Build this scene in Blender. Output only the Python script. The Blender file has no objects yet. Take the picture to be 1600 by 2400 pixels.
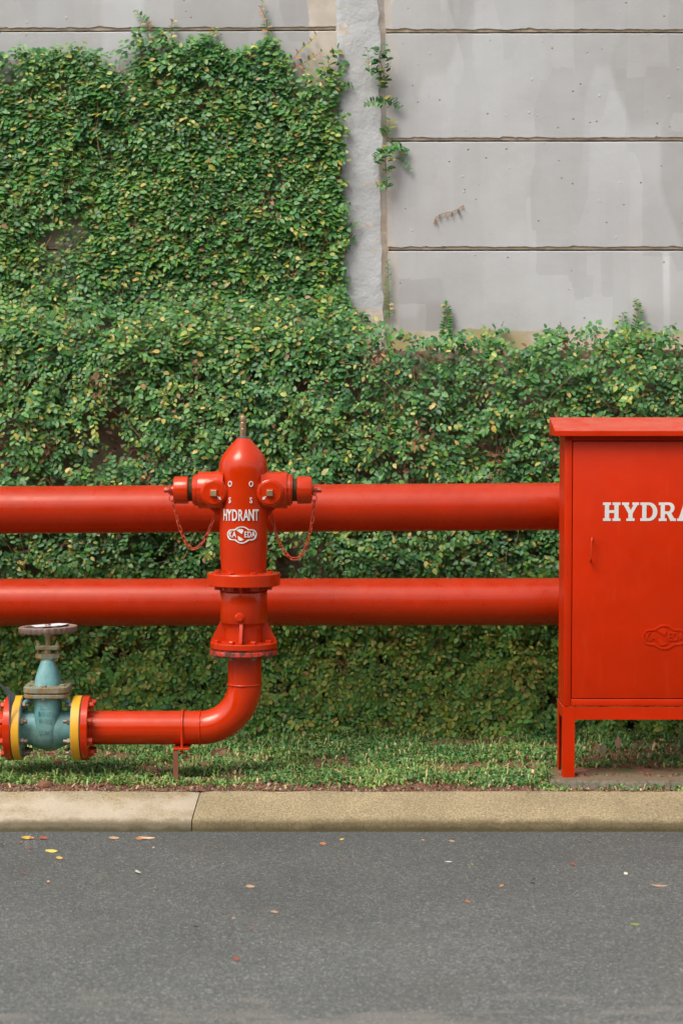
import bpy, bmesh, math, random
import numpy as np
from mathutils import Vector, Matrix, Euler
random.seed(7)
rng = np.random.default_rng(11)
PI = math.pi
SC = bpy.context.scene
COL = SC.collection

# ------------------------------------------------------------------ camera, sky, sun, exposure
H = 1.30                      # camera height over the road
F = 4800.0                    # focal length in photo pixels (photo 1600 x 2400)
PITCH = math.atan(244.0 / F)  # looking slightly down
cam_d = bpy.data.cameras.new('camera')
cam = bpy.data.objects.new('camera', cam_d)
COL.objects.link(cam)
cam.location = (0, 0, H)
cam.rotation_euler = (PI / 2 - PITCH, 0, 0)
cam_d.sensor_fit = 'VERTICAL'
cam_d.sensor_height = 36.0
cam_d.sensor_width = 24.0
cam_d.lens = 36.0 * F / 2400.0
cam_d.clip_end = 2000
cam_d.clip_start = 0.05
cam_d.dof.use_dof = True
cam_d.dof.focus_distance = 6.62
cam_d.dof.aperture_fstop = 4.5
SC.camera = cam

SUN_EL, SUN_AZ = math.radians(54), math.radians(-40)   # azimuth: from behind the camera, to its left
to_sun = Vector((math.sin(SUN_AZ) * math.cos(SUN_EL), -math.cos(SUN_AZ) * math.cos(SUN_EL), math.sin(SUN_EL)))
world = bpy.data.worlds.new('World')
SC.world = world
world.use_nodes = True
wn = world.node_tree
bg = wn.nodes['Background']
sky = wn.nodes.new('ShaderNodeTexSky')
sky.sky_type = 'NISHITA'
sky.sun_disc = False
sky.sun_elevation = SUN_EL
sky.sun_rotation = math.atan2(to_sun.x, to_sun.y)
sky.dust_density = 4.0
sky.air_density = 1.0
sky.ozone_density = 1.0
hs = wn.nodes.new('ShaderNodeHueSaturation')          # thin cloud: the same sky with less blue
hs.inputs['Saturation'].default_value = 0.25
wn.links.new(sky.outputs[0], hs.inputs['Color'])
wn.links.new(hs.outputs[0], bg.inputs[0])
bg.inputs[1].default_value = 0.15
sun_d = bpy.data.lights.new('sun', 'SUN')
sun_d.energy = 1.2
sun_d.angle = math.radians(28)
sun_d.color = (1.0, 0.965, 0.91)
sun = bpy.data.objects.new('sun', sun_d)
COL.objects.link(sun)
sun.rotation_euler = (-to_sun).to_track_quat('-Z', 'Y').to_euler()
SC.view_settings.view_transform = 'Standard'
SC.view_settings.look = 'None'
SC.view_settings.gamma = 1.0
SC.view_settings.exposure = 0.75
SC.view_settings.use_curve_mapping = False
SC.cycles.use_denoising = True
SC.cycles.max_bounces = 8

# ------------------------------------------------------------------ helpers: pixel of the photo -> point on a plane Y = const
cp, sp = math.cos(PITCH), math.sin(PITCH)
def U(px, py, Y):
    a = (px - 800.0) / F
    b = (1200.0 - py) / F
    dy = cp + b * sp
    t = Y / dy
    return Vector((a * t, Y, H + (b * cp - sp) * t))
def Un(px, py, Y):
    a = (px - 800.0) / F
    b = (1200.0 - py) / F
    t = Y / (cp + b * sp)
    return a * t, H + (b * cp - sp) * t
def pix(x, Y, z):
    zc = Y * cp - (z - H) * sp
    yc = Y * sp + (z - H) * cp
    return 800 + F * x / zc, 1200 - F * yc / zc
def G(px, py, z):              # pixel -> point on the level z
    a = (px - 800.0) / F
    b = (1200.0 - py) / F
    dz = b * cp - sp
    t = (z - H) / dz
    return Vector((a * t, t * (cp + b * sp), z))
def S(Y):
    return Y / F               # metres per photo pixel

_lat = rng.random((64, 64))
def vnoise(x, y):              # smooth value noise, arrays in, 0..1 out
    x = np.asarray(x, float); y = np.asarray(y, float)
    xi = np.floor(x).astype(int); yi = np.floor(y).astype(int)
    fx = x - xi; fy = y - yi
    fx = fx * fx * (3 - 2 * fx); fy = fy * fy * (3 - 2 * fy)
    g = lambda i, j: _lat[i % 64, j % 64]
    return (g(xi, yi) * (1 - fx) + g(xi + 1, yi) * fx) * (1 - fy) + (g(xi, yi + 1) * (1 - fx) + g(xi + 1, yi + 1) * fx) * fy
def fbm(x, y, o=3):
    s, a, n = 0, 1.0, 0
    for k in range(o):
        s = s + a * vnoise(x * 2 ** k + 17.3 * k, y * 2 ** k + 5.1 * k); n += a; a *= .5
    return s / n

# ------------------------------------------------------------------ materials
class NT:
    def __init__(self, name):
        self.m = bpy.data.materials.new(name)
        self.m.use_nodes = True
        self.t = self.m.node_tree
        self.b = self.t.nodes['Principled BSDF']
        self._pos = None
    def new(self, kind, **kw):
        n = self.t.nodes.new('ShaderNode' + kind)
        for k, v in kw.items():
            if isinstance(v, bpy.types.NodeSocket):
                self.t.links.new(v, n.inputs[k.replace('_', ' ')])
            elif k.replace('_', ' ') in n.inputs:
                n.inputs[k.replace('_', ' ')].default_value = v
            else:
                setattr(n, k, v)
        return n
    def link(self, a, b):
        self.t.links.new(a, b)
    @property
    def pos(self):
        if not self._pos:
            g_ = self.t.nodes.new('ShaderNodeNewGeometry'); g_.name = 'Geometry'; self._pos = g_.outputs['Position']
        return self._pos
    def scaled(self, sx, sy, sz, src=None):
        n = self.new('Mapping')
        n.inputs['Scale'].default_value = (sx, sy, sz)
        self.link(src or self.pos, n.inputs['Vector'])
        return n.outputs[0]
    def noise(self, scale, detail=3, rough=.55, vec=None, out=0):
        n = self.new('TexNoise', Scale=scale, Detail=detail, Roughness=rough)
        self.link(vec or self.pos, n.inputs['Vector'])
        return n.outputs[out]
    def voro(self, scale, vec=None, feature='F1', dist='EUCLIDEAN', out='Distance', rand=1.0):
        n = self.new('TexVoronoi')
        n.feature = feature; n.distance = dist
        n.inputs['Scale'].default_value = scale; n.inputs['Randomness'].default_value = rand
        if feature == 'SMOOTH_F1': n.inputs['Smoothness'].default_value = .10
        self.link(vec or self.pos, n.inputs['Vector'])
        return n.outputs[out]
    def ramp(self, v, stops, interp='LINEAR'):
        n = self.new('ValToRGB')
        cr = n.color_ramp; cr.interpolation = interp
        while len(cr.elements) < len(stops): cr.elements.new(.5)
        for e, (p, c) in zip(cr.elements, stops):
            e.position = p
            e.color = (c, c, c, 1) if isinstance(c, (int, float)) else (*c, 1)
        self.link(v, n.inputs[0])
        return n.outputs[0]
    def mix(self, f, a, b, mode='MIX'):
        n = self.new('MixRGB'); n.blend_type = mode
        for i, v in enumerate((f, a, b)):
            if isinstance(v, bpy.types.NodeSocket): self.link(v, n.inputs[i])
            else: n.inputs[i].default_value = v if i == 0 else (*v, 1)
        return n.outputs[0]
    def math(self, op, a, b=0.0, clamp=False):
        n = self.new('Math'); n.operation = op; n.use_clamp = clamp
        for i, v in enumerate((a, b)):
            if isinstance(v, bpy.types.NodeSocket): self.link(v, n.inputs[i])
            else: n.inputs[i].default_value = v
        return n.outputs[0]
    def xyz(self):
        n = self.new('SeparateXYZ'); self.link(self.pos, n.inputs[0]); return n.outputs
    def step(self, v, lo, hi):
        n = self.new('MapRange'); n.inputs['From Min'].default_value = lo; n.inputs['From Max'].default_value = hi
        self.link(v, n.inputs['Value']); return n.outputs[0]
    def set(self, color=None, rough=None, albedo=.82, **kw):
        if isinstance(color, bpy.types.NodeSocket) and albedo != 1: color = self.mix(1.0, color, (albedo,) * 3, 'MULTIPLY')
        for key, v in [('Base Color', color), ('Roughness', rough)] + [(k.replace('_', ' '), v) for k, v in kw.items()]:
            if v is None: continue
            if isinstance(v, bpy.types.NodeSocket): self.link(v, self.b.inputs[key])
            else: self.b.inputs[key].default_value = (*v, 1) if isinstance(v, tuple) and len(v) == 3 else v
        return self
    def bump(self, h, strength=.3, dist=.002):
        n = self.new('Bump', Strength=strength, Distance=dist)
        self.link(h, n.inputs['Height'])
        prev = self.b.inputs['Normal'].links
        if prev:
            self.link(prev[0].from_socket, n.inputs['Normal'])
        self.link(n.outputs[0], self.b.inputs['Normal'])
        return self

def paint(name, col, rough=.32, var=.12, peel=.12, wear=None, dust_sheen=0, wave=0, brush=0):
    n = NT(name)
    c1 = n.ramp(n.noise(9, 4), [(.3, tuple(v * (1 - var) for v in col)), (.7, tuple(min(1, v * (1 + var)) for v in col))])
    if wear:
        streak = n.noise(1, 5, .6, n.scaled(60, 60, 7))
        c1 = n.mix(n.math('MULTIPLY', n.step(streak, .58, .78), .35), c1, wear)
        spots = n.step(n.noise(140, 2), .74, .80)
        c1 = n.mix(n.math('MULTIPLY', spots, .5), c1, wear)
    if dust_sheen:  # dust on the cabinet roof; sky reflection painted on pipe and hydrant tops
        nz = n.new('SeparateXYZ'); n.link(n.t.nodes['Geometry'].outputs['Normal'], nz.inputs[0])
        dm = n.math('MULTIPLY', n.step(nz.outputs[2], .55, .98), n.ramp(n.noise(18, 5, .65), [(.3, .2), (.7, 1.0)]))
        c1 = n.mix(n.math('MULTIPLY', dm, dust_sheen), c1, (.46, .24, .17))
    r = n.ramp(n.noise(25, 4), [(.3, max(0, rough - .07)), (.7, rough + .1)])
    n.set(c1, r)
    n.bump(n.noise(260, 2), peel, .001)
    if brush: n.bump(n.noise(1, 4, .6, n.scaled(1.5, 70, 70)), brush, .002)
    if wave: n.bump(n.noise(4.5, 2), wave, .03)
    return n.m
M = {}
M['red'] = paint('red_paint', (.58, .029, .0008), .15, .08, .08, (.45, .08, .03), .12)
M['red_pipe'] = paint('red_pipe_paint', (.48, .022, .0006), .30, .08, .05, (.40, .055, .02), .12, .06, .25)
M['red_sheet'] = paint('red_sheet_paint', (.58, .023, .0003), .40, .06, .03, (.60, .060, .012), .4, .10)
for k_, v_ in (('red', .5), ('red_pipe', .42), ('red_sheet', .2)):
    M[k_].node_tree.nodes['Principled BSDF'].inputs['Specular IOR Level'].default_value = v_
    M[k_].node_tree.nodes['Principled BSDF'].inputs['Specular Tint'].default_value = (1, .82, .70, 1)
M['red_link'] = paint('red_worn_chain', (.50, .055, .014), .5, .4, .3, (.18, .09, .04))
M['yellow'] = paint('yellow_paint', (.84, .42, .022), .42, .10, .10, (.34, .18, .03))
M['white'] = paint('white_paint', (.74, .71, .66), .45, .06, .1)
M['brass'] = paint('brass', (.50, .34, .19), .35, .3, .25)
M['brass'].node_tree.nodes['Principled BSDF'].inputs['Metallic'].default_value = .75
M['steel'] = paint('galvanised_steel', (.24, .19, .14), .45, .3, .3, (.30, .15, .06))
M['steel'].node_tree.nodes['Principled BSDF'].inputs['Metallic'].default_value = .5
M['darkmetal'] = paint('dark_metal', (.07, .075, .085), .5, .2, .2)
M['thread'] = paint('bronze_thread', (.16, .12, .06), .4, .3, .3)
M['thread'].node_tree.nodes['Principled BSDF'].inputs['Metallic'].default_value = .5
M['rubber'] = paint('rubber', (.10, .11, .12), .55, .25, .2)
M['blackgap'] = paint('gasket', (.02, .017, .015), .8, .2, .2)
M['rust'] = paint('rusty_red_iron', (.24, .075, .035), .7, .35, .5, (.10, .05, .03))
M['paper'] = paint('paper', (.75, .77, .80), .6, .04, .05)
M['rustrim'] = paint('rusty_primer', (.25, .165, .13), .7, .22, .5, (.26, .16, .10))

def m_rusty_red():
    n = NT('rusted_flange_edge')
    z = n.step(n.noise(55, 5, .65), .45, .58)
    c = n.mix(z, (.55, .033, .007), (.10, .028, .014))
    n.set(c, n.ramp(z, [(0, .3), (1, .85)]))
    n.bump(n.noise(120, 5), .8, .004)
    return n.m
M['rusty_red'] = m_rusty_red()

def m_valve():
    n = NT('weathered_teal_paint')
    c = n.ramp(n.noise(16, 5, .6), [(.25, (.08, .20, .20)), (.5, (.14, .34, .34)), (.75, (.28, .46, .42))])
    g = n.step(n.noise(7, 4), .5, .7)
    c = n.mix(n.math('MULTIPLY', g, .6), c, (.17, .21, .12))
    r = n.step(n.noise(45, 5, .7), .60, .72)
    c = n.mix(n.math('MULTIPLY', r, .8), c, (.22, .115, .045))
    n.set(c, .38).bump(n.noise(150, 4), .3, .002)
    return n.m
M['valve'] = m_valve()
def m_valve_rust():
    n = NT('rust_stained_teal')
    c = n.ramp(n.noise(20, 5, .6), [(.3, (.20, .27, .22)), (.6, (.27, .25, .14))])
    r = n.step(n.noise(38, 5, .7), .46, .62)
    c = n.mix(n.math('MULTIPLY', r, .85), c, (.27, .125, .03))
    n.set(c, .55).bump(n.noise(150, 4), .4, .002)
    return n.m
M['valve_rust'] = m_valve_rust()

def m_asphalt():
    n = NT('asphalt')
    v = n.voro(210, out='Color')
    sep = n.new('SeparateColor'); n.link(v, sep.inputs[0])
    c = n.ramp(sep.outputs[0], [(0, (.062, .066, .062)), (.55, (.106, .111, .103)), (.9, (.152, .155, .138)), (1, (.29, .28, .25))])
    big = n.ramp(n.noise(1.6, 4, .6), [(.3, .86), (.7, 1.12)])
    c = n.mix(1.0, c, big, 'MULTIPLY')
    brown = n.step(n.noise(3.1, 4), .5, .75)
    c = n.mix(n.math('MULTIPLY', brown, .25), c, (.115, .095, .07))
    # pale worn, cement-dusted smears, long across the road
    y = n.xyz()[1]
    sm = n.noise(1, 5, .6, n.scaled(3.2, 9, 1))
    near = n.step(y, 4.75, 4.25)
    y_tone = n.step(n.math('ADD', y, n.math('MULTIPLY', n.noise(1.1, 3), .5)), 6.3, 4.9)      # paler with distance from the gutter
    c = n.mix(1.0, c, n.ramp(y_tone, [(0, .90), (1, 1.16)]), 'MULTIPLY')
    smear = n.step(n.math('ADD', sm, n.math('MULTIPLY', near, .26)), .69, .80)
    c = n.mix(n.math('MULTIPLY', smear, .55), c, (.25, .225, .19))
    n.set(c, .78)
    n.bump(n.voro(210), .9, .004)
    n.bump(n.noise(60, 3), .4, .004)
    return n.m
M['asphalt'] = m_asphalt()

def m_kerb(pale):
    n = NT('kerb_concrete_pale' if pale else 'kerb_concrete')
    c = n.ramp(n.noise(150, 4, .7), [(.3, (.17, .125, .062)), (.52, (.33, .255, .138)), (.75, (.49, .40, .245))])
    c = n.mix(1.0, c, n.ramp(n.noise(7, 5), [(.3, .82), (.7, 1.12)]), 'MULTIPLY')
    if pale:
        st = n.noise(1, 5, .6, n.scaled(6, 6, 14))
        z = n.xyz()[2]
        a = n.math('ADD', st, n.math('MULTIPLY', n.step(z, .098, .070), .20))
        f = n.step(a, .50, .72)
        c = n.mix(n.math('MULTIPLY', f, .62), c, (.56, .47, .36))
    z = n.xyz()[2]
    zz = n.math('ADD', z, n.math('MULTIPLY', n.noise(16, 8, .72), .046))
    dirt = n.step(zz, .066, .054)
    c = n.mix(n.math('MULTIPLY', dirt, .62), c, (.15, .105, .045))
    moss = n.step(zz, .040, .030)
    c = n.mix(n.math('MULTIPLY', moss, .6), c, (.075, .07, .02))
    pits = n.step(n.noise(95, 2), .30, .24)
    c = n.mix(n.math('MULTIPLY', pits, .5), c, (.12, .09, .05))
    n.set(c, .88)
    n.bump(n.noise(190, 4, .7), .5, .003)
    n.bump(n.noise(40, 4), .4, .005)
    return n.m
M['kerb'] = m_kerb(False)
M['kerb_pale'] = m_kerb(True)

def m_soil():
    n = NT('red_soil')
    c = n.ramp(n.noise(42, 6, .7), [(.28, (.09, .035, .02)), (.5, (.25, .10, .055)), (.72, (.40, .19, .11))])
    d = n.step(n.noise(9, 4), .5, .68)
    c = n.mix(n.math('MULTIPLY', d, .4), c, (.10, .062, .034))
    n.set(c, .95)
    n.bump(n.noise(130, 5, .7), .8, .008)
    return n.m
M['soil'] = m_soil()
def m_ground():
    n = NT('bare_ground')
    n.set(n.ramp(n.noise(2, 5), [(.3, (.10, .09, .07)), (.7, (.16, .14, .11))]), .95)
    return n.m
M['ground'] = m_ground()

def m_tree():
    n = NT('far_foliage')
    n.set(n.ramp(n.noise(3.5, 6, .7), [(.35, (.008, .018, .008)), (.65, (.05, .095, .03))]), .9); n.bump(n.noise(4, 5), 1.0, .3)
    return n.m
M['treeline'] = m_tree()
WALL_Y = 7.62
def m_panel():
    n = NT('painted_concrete_panel')
    dis = n.new('VectorMath'); dis.operation = 'MULTIPLY_ADD'
    nn = n.new('TexNoise', Scale=5.0, Detail=4.0); n.link(n.pos, nn.inputs['Vector'])
    n.link(nn.outputs['Color'], dis.inputs[0]); dis.inputs[1].default_value = (.035, 0, .06); n.link(n.pos, dis.inputs[2])
    def patch(sx, sz, off, feat='SMOOTH_F1'):
        mp = n.new('Mapping'); mp.inputs['Scale'].default_value = (sx, 0, sz); mp.inputs['Location'].default_value = (off, 0, off * .7)
        n.link(dis.outputs[0], mp.inputs['Vector'])
        v = n.voro(1.0, mp.outputs[0], feature=feat, dist='CHEBYCHEV', out='Color')
        s_ = n.new('SeparateColor'); n.link(v, s_.inputs[0]); return s_.outputs[0]
    c = n.ramp(patch(3.3, 1.1, 3.2), [(0, (.43, .42, .405)), (.5, (.485, .482, .468)), (1, (.53, .53, .52))])
    p2 = patch(7.5, 2.4, 8.1, 'F1')
    c = n.mix(.75, c, n.ramp(p2, [(0, .89), (.6, 1.0), (1, 1.08)]), 'MULTIPLY')
    streak = n.noise(1, 4, .6, n.scaled(26, 1, 1.6))
    c = n.mix(.7, c, n.ramp(streak, [(.3, .975), (.7, 1.02)]), 'MULTIPLY')
    c = n.mix(1.0, c, n.ramp(n.noise(2.2, 4), [(.3, (.90, .87, .86)), (.6, (1.05, 1.05, 1.05))]), 'MULTIPLY')
    # unpainted raw concrete: thin ragged strip by the pillar, and along the foot of the wall
    X, Y_, Z = n.xyz()
    w = n.math('SUBTRACT', n.noise(6, 5, .6), .5)
    lean = n.math('MULTIPLY', n.math('SUBTRACT', Z, 2.8), -.0168)
    xe = n.math('SUBTRACT', n.math('SUBTRACT', X, .168), lean)
    right = n.step(n.math('ADD', n.math('ABSOLUTE', xe), n.math('MULTIPLY', w, .11)), .022, .019)
    xl = n.math('ABSOLUTE', n.math('ADD', X, .065))
    left = n.step(n.math('ADD', xl, n.math('MULTIPLY', w, .09)), .062, .058)
    right = n.math('MULTIPLY', right, n.math('ADD', .30, n.math('MULTIPLY', n.step(n.noise(3.7, 3), .44, .56), .55)))
    low = n.step(n.math('ADD', Z, n.math('MULTIPLY', w, .075)), 1.590, 1.584)
    raw = n.math('MAXIMUM', n.math('MAXIMUM', right, left), low)
    rawc = n.ramp(n.noise(14, 5), [(.3, (.50, .42, .33)), (.7, (.63, .55, .46))])
    moss = n.math('MULTIPLY', low, n.step(n.noise(4.5, 4), .45, .62))
    rawc = n.mix(n.math('MULTIPLY', moss, .8), rawc, (.36, .30, .09))
    c = n.mix(raw, c, rawc)
    behind = n.math('MULTIPLY', n.step(X, .06, .04), n.step(n.math('ADD', Z, n.math('MULTIPLY', w, .2)), 2.56, 2.48))
    c = n.mix(n.math('MULTIPLY', behind, .8), c, (.44, .32, .225))
    scar = n.step(n.noise(11, 5, .7), .71, .74)
    c = n.mix(n.math('MULTIPLY', scar, .6), c, (.60, .52, .44))
    pits = n.step(n.voro(24), .10, .06)
    pm = n.math('MULTIPLY', pits, n.step(n.noise(9, 2), .5, .55))
    c = n.mix(n.math('MULTIPLY', pm, .75), c, (.17, .14, .11))
    rust = n.math('MULTIPLY', n.step(n.voro(11), .06, .03), n.step(n.noise(4, 2), .52, .56))
    c = n.mix(n.math('MULTIPLY', rust, .7), c, (.27, .14, .06))
    n.set(c, .62)
    n.bump(n.noise(120, 4, .6), .22, .002)
    blist = n.math('MULTIPLY', n.step(n.voro(17), .11, .04), n.step(n.noise(6.5, 2), .53, .6))
    n.bump(blist, .4, .003)
    n.bump(n.math('MULTIPLY', pm, -1.0), .6, .004)
    n.bump(n.noise(4, 4), .25, .02)
    return n.m
M['panel'] = m_panel()
def m_rawedge():
    n = NT('raw_concrete_edge')
    c = n.ramp(n.noise(30, 5), [(.3, (.46, .35, .23)), (.7, (.68, .55, .40))])
    c = n.mix(n.math('MULTIPLY', n.step(n.noise(70, 3), .62, .7), .6), c, (.16, .12, .08))
    n.set(c, .9).bump(n.noise(150, 4), .5, .003)
    return n.m
M['rawedge'] = m_rawedge()
def m_rawchamfer():
    n = NT('raw_plaster_edge')
    c = n.ramp(n.noise(26, 5), [(.3, (.52, .40, .29)), (.7, (.70, .58, .46))])
    c = n.mix(n.math('MULTIPLY', n.step(n.noise(1, 4, .6, n.scaled(14, 14, 5)), .5, .6), .6), c, (.45, .44, .42))
    n.set(c, .9).bump(n.noise(110, 4), .5, .004)
    return n.m
M['rawchamfer'] = m_rawchamfer()
def m_pillar():
    n = NT('plastered_pillar')
    c = n.ramp(n.noise(5, 4), [(.3, (.44, .44, .43)), (.7, (.53, .53, .52))])
    X, Y_, Z = n.xyz()
    w = n.math('SUBTRACT', n.noise(10, 5, .6), .5)
    low = n.step(n.math('ADD', Z, n.math('MULTIPLY', w, .035)), 1.672, 1.668)
    patch = n.step(n.noise(1, 5, .6, n.scaled(8, 8, 14)), .625, .64)
    raw = n.math('MAXIMUM', low, patch)
    rawc = n.ramp(n.noise(28, 5), [(.3, (.50, .41, .32)), (.7, (.68, .60, .52))])
    c = n.mix(raw, c, rawc)
    stain = n.step(n.noise(3.5, 5), .52, .7)
    c = n.mix(n.math('MULTIPLY', stain, .3), c, (.42, .36, .32))
    pits = n.step(n.noise(60, 2), .27, .22)
    c = n.mix(n.math('MULTIPLY', pits, .6), c, (.22, .18, .15))
    n.set(c, .75)
    n.bump(n.noise(75, 4, .6), .5, .005)
    n.bump(n.noise(20, 4), .45, .010)
    return n.m
M['pillar'] = m_pillar()
def m_oldwall():
    n = NT('old_retaining_wall')
    c = n.ramp(n.noise(13, 5), [(.3, (.17, .12, .08)), (.7, (.33, .25, .17))])
    n.set(c, .95).bump(n.noise(60, 5), .6, .008)
    return n.m
M['oldwall'] = m_oldwall()
def m_pad():
    n = NT('mossy_concrete')
    c = n.ramp(n.noise(70, 5, .7), [(.3, (.10, .085, .06)), (.7, (.28, .24, .17))])
    X, Y_, Z = n.xyz()
    top = n.step(n.math('ADD', Z, n.math('MULTIPLY', n.noise(40, 3), .012)), .093, .097)
    c = n.mix(n.math('MULTIPLY', top, .75), c, (.17, .105, .05))
    back = n.step(n.math('ADD', Y_, n.math('MULTIPLY', n.noise(16, 4), .16)), 6.76, 6.84)
    c = n.mix(n.math('MULTIPLY', back, .8), c, (.12, .14, .025))
    n.set(c, .92).bump(n.noise(90, 5, .7), .9, .006)
    return n.m
M['pad'] = m_pad()
def m_leaf(name, rough, trans):
    n = NT(name)
    a = n.new('Attribute'); a.attribute_name = 'leaf_colour'
    c = n.mix(.5, a.outputs['Color'], n.ramp(n.noise(160, 2), [(.3, .8), (.7, 1.2)]), 'MULTIPLY')
    n.set(c, rough, albedo=1)
    t = n.new('BsdfTranslucent'); n.link(c, t.inputs['Color'])
    mx = n.new('MixShader'); mx.inputs[0].default_value = trans
    out = n.t.nodes['Material Output']
    n.link(n.b.outputs[0], mx.inputs[1]); n.link(t.outputs[0], mx.inputs[2]); n.link(mx.outputs[0], out.inputs[0])
    return n.m
M['leaf'] = m_leaf('fig_leaf', .45, .25)
M['grass'] = m_leaf('grass_blade', .5, .25)
M['deadleaf'] = m_leaf('dead_leaf', .75, .10)
M['stem'] = m_leaf('vine_stem', .8, .0)
M['rock'] = m_soil(); M['rock'].name = 'clod'

# ------------------------------------------------------------------ object helpers
ORG = {}
def tag(o, label=None, cat=None, group=None, kind=None):
    if label: o['label'] = label
    if cat: o['category'] = cat
    if group: o['group'] = group
    if kind: o['kind'] = kind
    return o
def empty(name, loc, label=None, cat=None, group=None, kind=None):
    o = bpy.data.objects.new(name, None)
    o.empty_display_size = .05
    COL.objects.link(o); o.location = loc; ORG[o.name] = Vector(loc)
    return tag(o, label, cat, group, kind)
def finish(me, mats, smooth=True, angle=35):
    for m in (mats if isinstance(mats, (list, tuple)) else [mats]):
        me.materials.append(M[m] if isinstance(m, str) else m)
    if smooth:
        me.polygons.foreach_set('use_smooth', [True] * len(me.polygons))
        me.set_sharp_from_angle(angle=math.radians(angle))
def obj(name, bm, mats, parent=None, smooth=True, angle=35, origin=None):
    """bm holds world coordinates; the mesh is stored about the origin of its thing."""
    org = Vector(origin) if origin is not None else (ORG[parent.name] if parent else Vector((0, 0, 0)))
    bmesh.ops.recalc_face_normals(bm, faces=bm.faces)
    bmesh.ops.translate(bm, verts=bm.verts, vec=-org)
    me = bpy.data.meshes.new(name); bm.to_mesh(me); bm.free()
    finish(me, mats, smooth, angle)
    return place(name, me, parent, org)
def place(name, me, parent=None, org=(0, 0, 0), rot=None):
    o = bpy.data.objects.new(name, me); COL.objects.link(o)
    org = Vector(org)
    o.parent = parent
    o.location = org - (ORG[parent.name] if parent else Vector((0, 0, 0)))
    if rot is not None:
        o.rotation_mode = 'QUATERNION'; o.rotation_quaternion = rot
    ORG[o.name] = org
    return o
def B(): return bmesh.new()
def frame_of(d):
    d = Vector(d).normalized()
    a = Vector((0, 0, 1)) if abs(d.z) < .9 else Vector((1, 0, 0))
    u = d.cross(a).normalized(); v = d.cross(u).normalized()
    return u, v, d
def lathe(bm, o, d, prof, n=48, phase=0.0, mi=0, closed=False):
    """prof: (distance along d, radius)"""
    u, v, d = frame_of(d); o = Vector(o)
    rings = []
    for t, r in prof:
        if r < 1e-6:
            rings.append([bm.verts.new(o + d * t)])
        else:
            rings.append([bm.verts.new(o + d * t + u * (r * math.cos(phase + 2 * PI * k / n)) + v * (r * math.sin(phase + 2 * PI * k / n))) for k in range(n)])
    fs = []
    for a, b in zip(rings, rings[1:]):
        for k in range(n):
            j = (k + 1) % n
            if len(a) == 1 and len(b) == 1: continue
            if len(a) == 1: f = [a[0], b[j], b[k]]
            elif len(b) == 1: f = [a[k], a[j], b[0]]
            else: f = [a[k], a[j], b[j], b[k]]
            fs.append(bm.faces.new(f))
    if closed is False:
        for rg in (rings[0], rings[-1]):
            if len(rg) > 2: fs.append(bm.faces.new(rg))
    for f in fs: f.material_index = mi
    return bm
def cyl(bm, a, b, r, n=24, r2=None, bev=0.0):
    a = Vector(a); b = Vector(b); L = (b - a).length
    r2 = r if r2 is None else r2
    p = [(0, r), (L, r2)] if bev <= 0 else [(0, r - bev), (bev, r), (L - bev, r2), (L, r2 - bev)]
    return lathe(bm, a, b - a, p, n)
def box(bm, lo, hi, bev=0.0, mi=0, seg=1):
    lo = Vector(lo); hi = Vector(hi)
    vs = [bm.verts.new((x, y, z)) for x in (lo.x, hi.x) for y in (lo.y, hi.y) for z in (lo.z, hi.z)]
    fs = [bm.faces.new([vs[i] for i in q]) for q in ((0, 1, 3, 2), (4, 6, 7, 5), (0, 4, 5, 1), (2, 3, 7, 6), (0, 2, 6, 4), (1, 5, 7, 3))]
    if bev > 0:
        es = list({e for f in fs for e in f.edges})
        r = bmesh.ops.bevel(bm, geom=es, offset=bev, segments=seg, affect='EDGES', profile=.5)
    return bm
def prism(bm, pts, vec):
    """polygon (world points) extruded by vec"""
    vec = Vector(vec)
    a = [bm.verts.new(p) for p in pts]; b = [bm.verts.new(Vector(p) + vec) for p in pts]
    n = len(a)
    bm.faces.new(a); bm.faces.new(b[::-1])
    for i in range(n):
        j = (i + 1) % n; bm.faces.new([a[j], a[i], b[i], b[j]])
    return bm
def tube(bm, pts, r, n=8, closed=False):
    pts = [Vector(p) for p in pts]; m = len(pts)
    rs = r if isinstance(r, (list, tuple)) else [r] * m
    rings = []; pu = None
    for i, p in enumerate(pts):
        if closed: t = pts[(i + 1) % m] - pts[i - 1]
        else: t = pts[min(i + 1, m - 1)] - pts[max(i - 1, 0)]
        t.normalize()
        if pu is None: u, v, _ = frame_of(t)
        else:
            u = (pu - t * pu.dot(t)).normalized(); v = t.cross(u)
        pu = u
        rings.append([bm.verts.new(p + u * (rs[i] * math.cos(2 * PI * k / n)) + v * (rs[i] * math.sin(2 * PI * k / n))) for k in range(n)])
    for i in range(m if closed else m - 1):
        a, b = rings[i], rings[(i + 1) % m]
        for k in range(n):
            j = (k + 1) % n; bm.faces.new([a[k], a[j], b[j], b[k]])
    if not closed:
        bm.faces.new(rings[0]); bm.faces.new(rings[-1])
    return bm
def mesh_of(name, bm, mats, smooth=True, angle=35):
    bmesh.ops.recalc_face_normals(bm, faces=bm.faces)
    me = bpy.data.meshes.new(name); bm.to_mesh(me); bm.free(); finish(me, mats, smooth, angle); return me
def Q(d, roll=0.0):
    """rotation that takes +Z to d"""
    return Vector((0, 0, 1)).rotation_difference(Vector(d).normalized()) @ Euler((0, 0, roll)).to_quaternion()

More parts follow.
